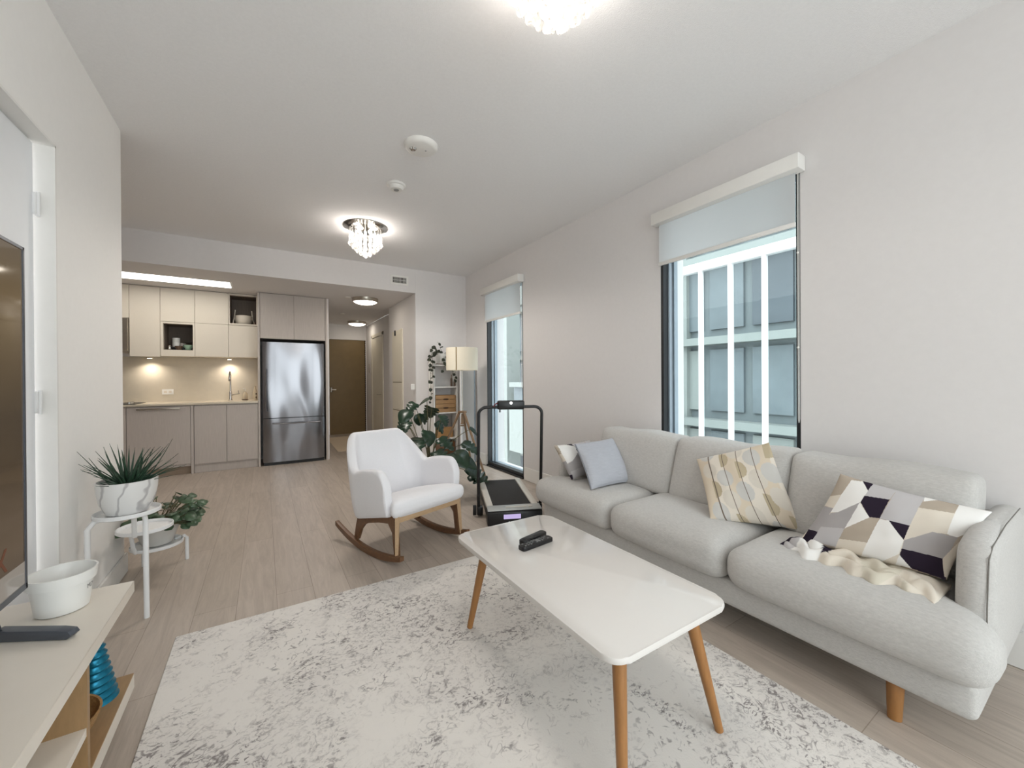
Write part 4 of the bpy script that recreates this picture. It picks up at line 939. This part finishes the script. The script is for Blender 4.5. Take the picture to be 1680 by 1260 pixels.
# ------------------------------------------------------------------ tripod floor lamp
lx, ly = 2.135, 4.60
T = root('floor_lamp', 'tripod floor lamp with wooden legs and cream drum shade', 'floor lamp', (lx, ly, 0))
ls_ = obj('lamp_shade', MB().lathe([(.196, 0), (.200, 0), (.200, .283), (.196, .283)], lx, ly, 48, 1.305, capb=False), shade_m, T)
obj('shade_seam', MB().box(lx-.149, ly-.146, 1.306, lx-.137, ly-.139, 1.587), mat('shade_seam', rgb(170, 150, 110), .9, noise=(20, .05)), ls_)
obj('shade_fitting', MB().tube([(lx-.195, ly, 1.52), (lx+.195, ly, 1.52)], .003, 6).tube([(lx, ly-.195, 1.52), (lx, ly+.195, 1.52)], .003, 6), nickel_m, ls_)
obj('pole', MB().tube([(lx, ly, .62), (lx, ly, 1.46)], .007, 10), nickel_m, T)
obj('bulb', MB().ball((lx, ly, 1.49), .03), trim_m, T)
obj('hub', MB().lathe([(.055, 0), (.055, .022), (.02, .026)], lx, ly, 24, .765, capt=True).lathe([(.026, 0), (.018, .02), (.014, .13)], lx, ly, 16, .62, capt=True).lathe([(.03, 0), (.03, .012)], lx, ly, 16, .595, capt=True), tripod_m, T)
for fx, fy in ((2.235, 4.16), (2.42, 4.93), (1.83, 4.84)):
    d = Vector((fx-lx, fy-ly, 0)).normalized()*.04
    obj('leg', MB().tube([(lx+d.x, ly+d.y, .765), (fx, fy, 0)], [.016, .013], 10), tripod_m, T)

# tall leaning mirror in the corner
M_ = root('standing_mirror', 'tall white-framed mirror standing in the corner behind the tripod lamp', 'mirror', (2.43, 5.05, 0), math.radians(22))
mirror_m = mat('mirror_glass', rgb(235, 240, 242), .02, metal=1)
obj('frame', MB().box(-.15, -.012, .0, .15, .012, .022).box(-.15, -.012, 1.36, .15, .012, 1.382).box(-.15, -.012, .022, -.13, .012, 1.36), white_metal_m, M_, local=True)
obj('side_frame', MB().box(.136, -.014, .0, .15, .012, 1.382), greyf_m, M_, local=True, label='dark grey right edge of the frame')
obj('mirror_glass', MB().box(-.13, -.004, .022, .136, .004, 1.36), mirror_m, M_, local=True)

# ------------------------------------------------------------------ white shelf unit by the back wall
X0, X1, Y0, Y1 = 2.000, 2.36, 5.24, 5.446
T = root('shelf_unit', 'narrow white open shelf unit against the far wall', 'shelf', (2.18, 5.34, 0))
for x in (X0, X1-.018):
    obj('side_panel', MB().box(x, Y0, 0, x+.018, Y1, 1.46), trim_m, T)
for z in (.05, .36, .725, 1.09, 1.40): obj('shelf_board', MB().box(X0+.018, Y0, z-.018, X1-.018, Y1, z), trim_m, T)
obj('back_rail', MB().box(X0+.018, Y1-.01, 1.40, X1-.018, Y1, 1.46), trim_m, T)
def crate(z, label):
    t = root('wooden_crate', label, 'crate', (2.18, 5.33, z), group='wooden crates on the shelf unit')
    b = MB().box(X0+.028, Y0+.005, z, X1-.028, Y0+.020, z+.055).box(X0+.028, Y0+.005, z+.062, X1-.028, Y0+.020, z+.118)
    b.box(X0+.028, Y1-.03, z, X1-.028, Y1-.018, z+.118).box(X0+.028, Y0+.02, z, X0+.040, Y1-.03, z+.118).box(X1-.040, Y0+.02, z, X1-.028, Y1-.03, z+.118)
    b.box(X0+.04, Y0+.02, z, X1-.04, Y1-.03, z+.01)
    obj('box_boards', b, crate_m, t)
    obj('hand_hole', MB().ball((2.18, Y0+.004, z+.060), .04, 1.1, .06, .28), mat('crate_gap', rgb(60, 42, 30), .8, noise=(20, .1)) if 'crate_gap' not in MATS else MATS['crate_gap'], t)
crate(.726, 'pine crate, lower of two stacked on the shelf unit'); crate(.848, 'pine crate, upper of two stacked on the shelf unit')
thing('grey_canvas', MB().box(X0+.03, Y1-.04, .361, X1-.03, Y1-.025, .66), greycer_m, 'grey board standing at the back of the shelf below the crates', 'board')
thing('orange_box', MB().box(X0+.06, Y0+.05, .361, X1-.05, Y1-.06, .50, bev=.006), mat('orange_card', rgb(178, 136, 88), .7, noise=(20, .1)), 'orange-tan box standing on the shelf below the crates', 'box')
thing('brown_basket', MB().box(X0+.03, Y0+.02, .051, X1-.03, Y1-.03, .30, bev=.012), walnut_m, 'dark brown box on the lowest shelf of the unit', 'box')
random.seed(4)
for k, (x, h) in enumerate(((2.30, .17), (2.325, .11))):
    t = root('glass_bottle', ('taller' if k == 0 else 'shorter')+' dark bottle at the right of the shelf above the crates', 'bottle', (x, 5.32 - .05*k, 1.09), group='dark bottles on the shelf unit')
    obj('bottle', MB().lathe([(.014, 0), (.016, .01), (.016, h*.6), (.006, h*.75), (.006, h)], x, 5.32-.05*k, 14, 1.0905, capt=True), brown_cer_m, t)

# ------------------------------------------------------------------ leaves
def leaf(bm, base, tip, width, droop=.15, side=None, n=6, shape='oval', fold=.12):
    base, tip = Vector(base), Vector(tip); ax = tip-base; Ln = ax.length; ax.normalize()
    up = Vector(side) if side else Vector((0, 0, 1))
    sd = ax.cross(up); 
    if sd.length < .1: sd = ax.cross(Vector((0, 1, 0)))
    sd.normalize(); nm = sd.cross(ax).normalized(); rows = []
    for i in range(n+1):
        t = i/n
        if shape == 'oval': w = math.sin(PI*min(1, t*.97+.03))**.7
        elif shape == 'heart': w = (math.sin(PI*min(1, t*.93+.07))**.6)*(1.25-.55*t)
        elif shape == 'blade': w = (1-t)**.8*(.6+.4*min(1, t*6))
        elif shape == 'split': w = (math.sin(PI*min(1, t*.90+.10))**.55)*(1.2-.5*t)*(.62 if i in (5, 8, 11) else 1)
        c = base+ax*Ln*t+nm*(-droop*Ln*t*t)
        hw = width/2*w
        rows.append((bm.verts.new(c-sd*hw+nm*fold*hw), bm.verts.new(c), bm.verts.new(c+sd*hw+nm*fold*hw)))
    for a, b_ in zip(rows, rows[1:]):
        bm.faces.new((a[0], a[1], b_[1], b_[0])); bm.faces.new((a[1], a[2], b_[2], b_[1]))
def leafobj(name, mb, m_, parent, thick=.0012):
    bm = mb.bm; me_o = None
    o = obj(name, mb, m_, parent); md = o.modifiers.new('thickness', 'SOLIDIFY'); md.thickness = thick; return o

# monstera behind the rocking chair
mx, my = 1.46, 3.98
T = root('monstera_plant', 'large leafy green potted monstera behind the rocking chair', 'potted plant', (mx, my, 0))
obj('pot', MB().lathe([(.11, 0), (.125, .02), (.15, .26), (.155, .27), (.145, .27), (.14, .24), (.0, .24)], mx, my, 28, 0), greycer_m, T)
random.seed(21); lv = MB(); st = MB()
targets = [(1.23, 3.95, .86), (1.19, 3.85, .76), (1.33, 4.05, .93), (1.45, 4.0, .97), (1.52, 4.05, .88), (1.58, 3.9, .80), 
 (1.86, 3.8, .66), (1.74, 3.7, .52), (1.50, 3.75, .58), (1.38, 3.8, .66), (1.30, 3.8, .60), (1.42, 3.65, .48), (1.68, 3.62, .38), (1.76, 3.66, .26), (1.84, 3.70, .19),
 (1.58, 3.6, .45), (1.28, 4.2, .75), (1.55, 4.25, .82), (1.40, 4.15, .80), (1.62, 4.15, .70), (1.50, 3.62, .36), (1.36, 3.62, .40)]
for i, (x, y, z) in enumerate(targets):
    b0 = Vector((mx+random.uniform(-.05, .05), my+random.uniform(-.05, .05), .25)); p = Vector((x, y, z)); mid = b0.lerp(p, .5)+Vector((0, 0, .10+.04*random.random()))
    pts = [b0*(1-t)**2+mid*2*t*(1-t)+p*t*t for t in [k/8 for k in range(9)]]
    st.tube(pts, [.0055-.0025*k/8 for k in range(9)], 6)
    out = Vector((x-mx, y-my, 0)); out = out.normalized() if out.length > .02 else Vector((1, 0, 0))
    d = (out*.6+Vector((random.uniform(-.5, .5), random.uniform(-.6, .1), -.15-.4*random.random()))).normalized(); Ls = random.uniform(.13, .19) if z > .62 else random.uniform(.18, .25)
    leaf(lv.bm, p-d*Ls*.15, p+d*Ls*.85, Ls*random.uniform(.75, .95), .25, (random.uniform(-.3, .3), -.45, 1), 14, 'split' if i % 3 else 'heart', .15)
leafobj('leaves', lv, leaf_m, T); obj('stems', st, stem_m, T)

# trailing ivy on the shelf unit
T = root('trailing_ivy', 'trailing dark ivy in a white pot on the shelf unit', 'potted plant', (2.13, 5.33, 1.40))
obj('pot', MB().lathe([(.055, 0), (.06, .01), (.082, .155), (.076, .155), (.07, .13), (0, .13)], 2.14, 5.33, 24, 1.402), white_cer_m, T)
obj('saucer', MB().lathe([(.07, 0), (.085, .012), (.08, .012), (.06, .003)], 2.14, 5.33, 24, 1.400), walnut_m, T)
random.seed(5); lv = MB(); st = MB()
vines = [[(2.10, 5.30, 1.55), (2.03, 5.26, 1.66), (1.97, 5.22, 1.60), (1.945, 5.20, 1.45), (1.94, 5.2, 1.2), (1.945, 5.2, .98), (1.93, 5.2, .86)],
 [(2.12, 5.28, 1.55), (2.04, 5.22, 1.60), (1.97, 5.2, 1.50), (1.96, 5.19, 1.36), (1.965, 5.19, 1.24)],
 [(2.10, 5.30, 1.55), (2.0, 5.22, 1.58), (1.93, 5.18, 1.50), (1.90, 5.17, 1.42)],
 [(2.16, 5.32, 1.55), (2.12, 5.3, 1.66), (2.08, 5.28, 1.72)], [(2.18, 5.32, 1.55), (2.27, 5.26, 1.63), (2.30, 5.25, 1.60)],
 [(2.20, 5.3, 1.52), (2.27, 5.24, 1.50), (2.28, 5.215, 1.38), (2.28, 5.215, 1.22)], [(2.20, 5.3, 1.52), (2.30, 5.23, 1.48), (2.31, 5.21, 1.3), (2.31, 5.215, 1.14)],
 [(2.16, 5.26, 1.52), (2.17, 5.225, 1.42), (2.13, 5.22, 1.30)]]
for vn in vines:
    V = [Vector(p) for p in vn]; st.tube(V, .0025, 5)
    for a, b_ in zip(V, V[1:]):
        nn = max(1, int((b_-a).length/.045))
        for k in range(nn):
            p = a.lerp(b_, (k+random.random())/nn); d = Vector((random.uniform(-1, .4), random.uniform(-.8, 0), random.uniform(-.9, .2))).normalized(); s_ = random.uniform(.035, .06)
            leaf(lv.bm, p, p+d*s_, s_*.9, .1, (0, -1, .5), 5, 'heart', .1)
leafobj('leaves', lv, leaf_ivy_m, T, .001); obj('stems', st, stem_m, T)

# ------------------------------------------------------------------ plant stand with two plants
T = root('plant_stand', 'white metal three-tier plant stand beside the left wall', 'plant stand', (-.56, 3.0, 0))
def tray(cx, cy, z, r, nm='tray'): return obj(nm, MB().lathe([(.0, 0), (r-.006, 0), (r, .004), (r, .020), (r-.004, .022), (r-.007, .018), (r-.008, .005), (.0, .005)], cx, cy, 44, z, capb=False), white_metal_m, T)
A_, B_, D_ = (-.575, 2.665), (-.562, 2.93), (-.578, 3.30)
tray(*A_, .535, .125); tray(*B_, .372, .120)
obj('hoop_tray', MB().lathe([(.0, 0), (.122, 0), (.130, .004), (.130, .020), (.126, .022), (.122, .006), (.0, .005)], D_[0], D_[1], 44, .155, capb=False), white_metal_m, T)
obj('leg', MB().tube([(-.509, 2.666, 0), (-.511, 2.668, .49), (-.515, 2.669, .515), (-.53, 2.67, .528), (-.60, 2.67, .533)], .0115, 12), white_metal_m, T)
obj('leg', MB().tube([(-.585, 2.775, .535), (-.582, 2.80, .52), (-.582, 2.81, .39), (-.582, 2.82, .372)], .011, 12), white_metal_m, T)
obj('leg', MB().tube([(-.445, 3.40, 0), (-.445, 3.395, .145), (-.455, 3.38, .165), (-.50, 3.35, .16)], .0105, 12), white_metal_m, T)
obj('leg', MB().tube([(-.665, 3.42, 0), (-.665, 3.42, .155)], .0115, 12), white_metal_m, T)
obj('leg', MB().tube([(-.655, 2.99, .372), (-.665, 3.10, .36), (-.665, 3.18, .20), (-.66, 3.21, .158)], .0105, 12), white_metal_m, T)
obj('leg', MB().tube([(-.70, 2.60, 0), (-.70, 2.60, .50), (-.68, 2.61, .53), (-.65, 2.63, .535)], .0115, 12), white_metal_m, T)
T = root('spiky_plant', 'spiky dark green plant in a white marbled bowl on the top tray', 'potted plant', (A_[0], A_[1], .541))
obj('bowl', MB().lathe([(.062, 0), (.078, .008), (.102, .06), (.112, .12), (.114, .165), (.108, .166), (.104, .12), (.09, .10), (0, .145)], A_[0], A_[1], 40, .541), marble_m, T)
random.seed(12); lv = MB()
for i in range(64):
    a = random.uniform(0, 2*PI); el = random.uniform(.25, 1.45); Ln = random.uniform(.14, .23)*(1.05 if el < 1.1 else 1.0); b0 = Vector((A_[0]+.04*math.cos(a)*random.random()*1.5, A_[1]+.04*math.sin(a)*random.random()*1.5, .675))
    d = Vector((math.cos(a)*math.cos(el), math.sin(a)*math.cos(el), math.sin(el)))
    tip = b0+d*Ln
    if tip.x < XL+.02: tip.x = XL+.02
    leaf(lv.bm, b0, tip, .016, random.uniform(-.1, .22), None, 6, 'blade', .5)
for i in range(46):
    a = random.uniform(0, 2*PI); rr = random.uniform(.0, .06); b0 = Vector((A_[0]+rr*math.cos(a), A_[1]+rr*math.sin(a), .68)); el = random.uniform(.5, 1.4)
    leaf(lv.bm, b0, b0+Vector((math.cos(a)*math.cos(el), math.sin(a)*math.cos(el), math.sin(el)))*random.uniform(.05, .09), .022, .1, None, 5, 'blade', .4)
leafobj('leaves', lv, leaf_aloe_m, T, .0015)
obj('soil', MB().lathe([(.0, 0), (.100, 0)], A_[0], A_[1], 24, .672, capb=False), soil_m, T)
T = root('leafy_plant', 'round-leaved plant in a grey-white pot on the lowest hoop', 'potted plant', (D_[0], D_[1], .161))
obj('pot', MB().lathe([(.06, 0), (.075, .01), (.105, .10), (.108, .125), (.102, .125), (.098, .10), (0, .10)], D_[0], D_[1]+.01, 32, .161), pot_cream_m, T)
random.seed(9); lv = MB(); st = MB()
for i in range(110):
    a = random.uniform(0, 2*PI); el = random.uniform(.15, 1.35); Ln = random.uniform(.07, .20)
    b0 = Vector((D_[0]+.03*math.cos(a), D_[1]+.03*math.sin(a), .27)); p = b0+Vector((math.cos(a)*math.cos(el)*1.05+.22, math.sin(a)*math.cos(el)*.9, math.sin(el)))*Ln
    if p.x < XL+.05: p.x = XL+.05
    st.tube([b0, b0.lerp(p, .6)+Vector((0, 0, .01)), p], .0025, 5)
    d = Vector((math.cos(a+random.uniform(-.5, .5)), math.sin(a), random.uniform(-.5, .3))).normalized(); s_ = random.uniform(.048, .070)
    q = p+d*s_
    if q.x > XL+.02: leaf(lv.bm, p, q, s_*.95, .15, (0, -.6, 1), 8, 'oval', .1)
leafobj('leaves', lv, leaf_pep_m, T, .0015); obj('stems', st, stem_m, T)

# ------------------------------------------------------------------ TV bench, TV and what stands on it
T = root('tv_bench', 'low cream TV bench with open oak-lined shelves along the left wall', 'tv bench', (-.57, .9, 0))
YE = 1.965; XF = -.408
obj('top', MB().box(-.725, -.40, .420, XF, YE, .460, bev=.002, seg=1), cream_shelf_m, T)
obj('bottom_board', MB().box(-.725, -.40, .070, XF-.003, YE, .118), cream_shelf_m, T)
obj('bottom_lining', MB().box(-.725, -.39, .118, XF-.004, YE-.001, .122), shelf_oak_m, T)
obj('divider', MB().box(-.725, 1.512, .122, XF-.002, 1.530, .420), shelf_oak_m, T)
obj('middle_shelf', MB().box(-.72, .50, .235, XF-.004, 1.512, .257), cream_shelf_m, T)
obj('back_panel', MB().box(-.735, -.40, .05, -.725, YE-.01, .42), shelf_oak_m, T)
obj('divider', MB().box(-.725, .48, .122, XF-.002, .50, .420), shelf_oak_m, T)
obj('plinth', MB().box(-.70, -.30, 0, -.47, YE-.25, .07), greyw2_m, T)
T = root('television', 'large flat television standing on the cream bench, with brown room reflections painted on its screen', 'television', (-.57, .85, .46))
TY0, TY1, TZ0, TZ1 = .01, 1.668, .612, 1.567
obj('housing', MB().box(-.610, TY0, TZ0, -.574, TY1, TZ1, bev=.004, seg=1), black_pl_m, T)
obj('bezel', MB().box(-.574, TY0, TZ0, -.568, TY0+.008, TZ1).box(-.574, TY1-.008, TZ0, -.568, TY1, TZ1).box(-.574, TY0, TZ1-.008, -.568, TY1, TZ1).box(-.574, TY0, TZ0, -.568, TY1, TZ0+.016), tvfoot_m, T)
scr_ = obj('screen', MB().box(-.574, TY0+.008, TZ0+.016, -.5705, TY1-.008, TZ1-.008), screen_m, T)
obj('cabinet_reflection', MB().box(-.5704, TY0+.008, TZ0+.016, -.5700, TY1-.008, TZ0+.078), mat('painted_reflection', rgb(40, 38, 36), .08, noise=(3, .1), emit=(rgb(134, 128, 120), .6)), scr_)  # paler glowing strip paints the cabinets reflected low in the screen
def text_mesh(txt, size, depth=0):
    cu = bpy.data.curves.new('t', 'FONT'); cu.body = txt; cu.size = size; cu.extrude = depth; cu.align_x = 'RIGHT'
    to_ = bpy.data.objects.new('t', cu); C.objects.link(to_); dg = bpy.context.evaluated_depsgraph_get(); me = bpy.data.meshes.new_from_object(to_.evaluated_get(dg)); bpy.data.objects.remove(to_); return me
me = text_mesh('IX', .088, .0002); o = bpy.data.objects.new('screen_letters', me); C.objects.link(o); me.materials.append(letter_m); o.parent = scr_
o.rotation_euler = (PI/2, 0, PI/2); o.location = (-.5698+.57, 1.572-.85, .698-.46)
ft = MB().strip_prism([(-.205, .470), (-.205, .492), (-.04, .487), (-.008, .483), (.0, .472), (-.012, .461), (-.205, .461)], 'y', -.014, .014, .002)
bmesh.ops.rotate(ft.bm, verts=ft.bm.verts, cent=(0, 0, 0), matrix=rotm('Z', math.radians(-28.7))); bmesh.ops.translate(ft.bm, verts=ft.bm.verts, vec=(-.462, 1.622, 0))
obj('foot', ft.tube([(-.640, 1.715, .475), (-.64, 1.67, .56), (-.60, 1.63, .65)], .010, 8), tvfoot_m, T)
obj('foot', MB().strip_prism([(-.705, .461), (-.705, .478), (-.50, .486), (-.458, .470), (-.468, .461)], 'y', .13, .16, .002).tube([(-.592, .145, .475), (-.592, .145, .625)], .011, 8), tvfoot_m, T)
T = root('planter_pot', 'empty round white plastic pot on the end of the cream bench', 'pot', (-.553, 1.842, .46))
px_, py_ = -.553, 1.842
obj('pot', MB().lathe([(.056, 0), (.060, .003), (.071, .088), (.078, .090), (.081, .122), (.076, .122), (.073, .095), (.067, .088), (.055, .010), (0, .008)], px_, py_, 48, .461), white_cer_m, T)
me = text_mesh('M7', .020, .0003); o = bpy.data.objects.new('printed_mark', me); C.objects.link(o); me.materials.append(lens_m); o.parent = T
az = math.radians(-14); o.rotation_euler = (PI/2, 0, az+PI/2 - 0); o.location = (.0712*math.cos(az)-.006*math.sin(az), .0712*math.sin(az)+.012*math.cos(az), .062)
T = root('foil_cone', 'shiny turquoise blue ribbed cone ornament on the lower bench shelf', 'ornament', (-.49, 1.86, .1225))
blue_foil = mat('turquoise_foil', rgb(24, 120, 150), .3, metal=.6, noise=(60, .25))
prof = []
for k in range(40): z = .285*k/39; prof.append(((.052*(1-k/39)+.006)+.0035*math.cos(k*PI/1.5), z))
obj('cone', MB().lathe(prof, -.490, 1.865, 36, .1225, capt=True), blue_foil, T)
T = root('woven_bowl', 'tan wooden bowl on the lower bench shelf in front of the blue cone', 'bowl', (-.53, 1.69, .1225))
obj('bowl', MB().lathe([(.05, 0), (.06, .004), (.105, .05), (.118, .085), (.112, .085), (.098, .05), (.04, .012), (0, .011)], -.540, 1.665, 36, .1225), tan_m, T)
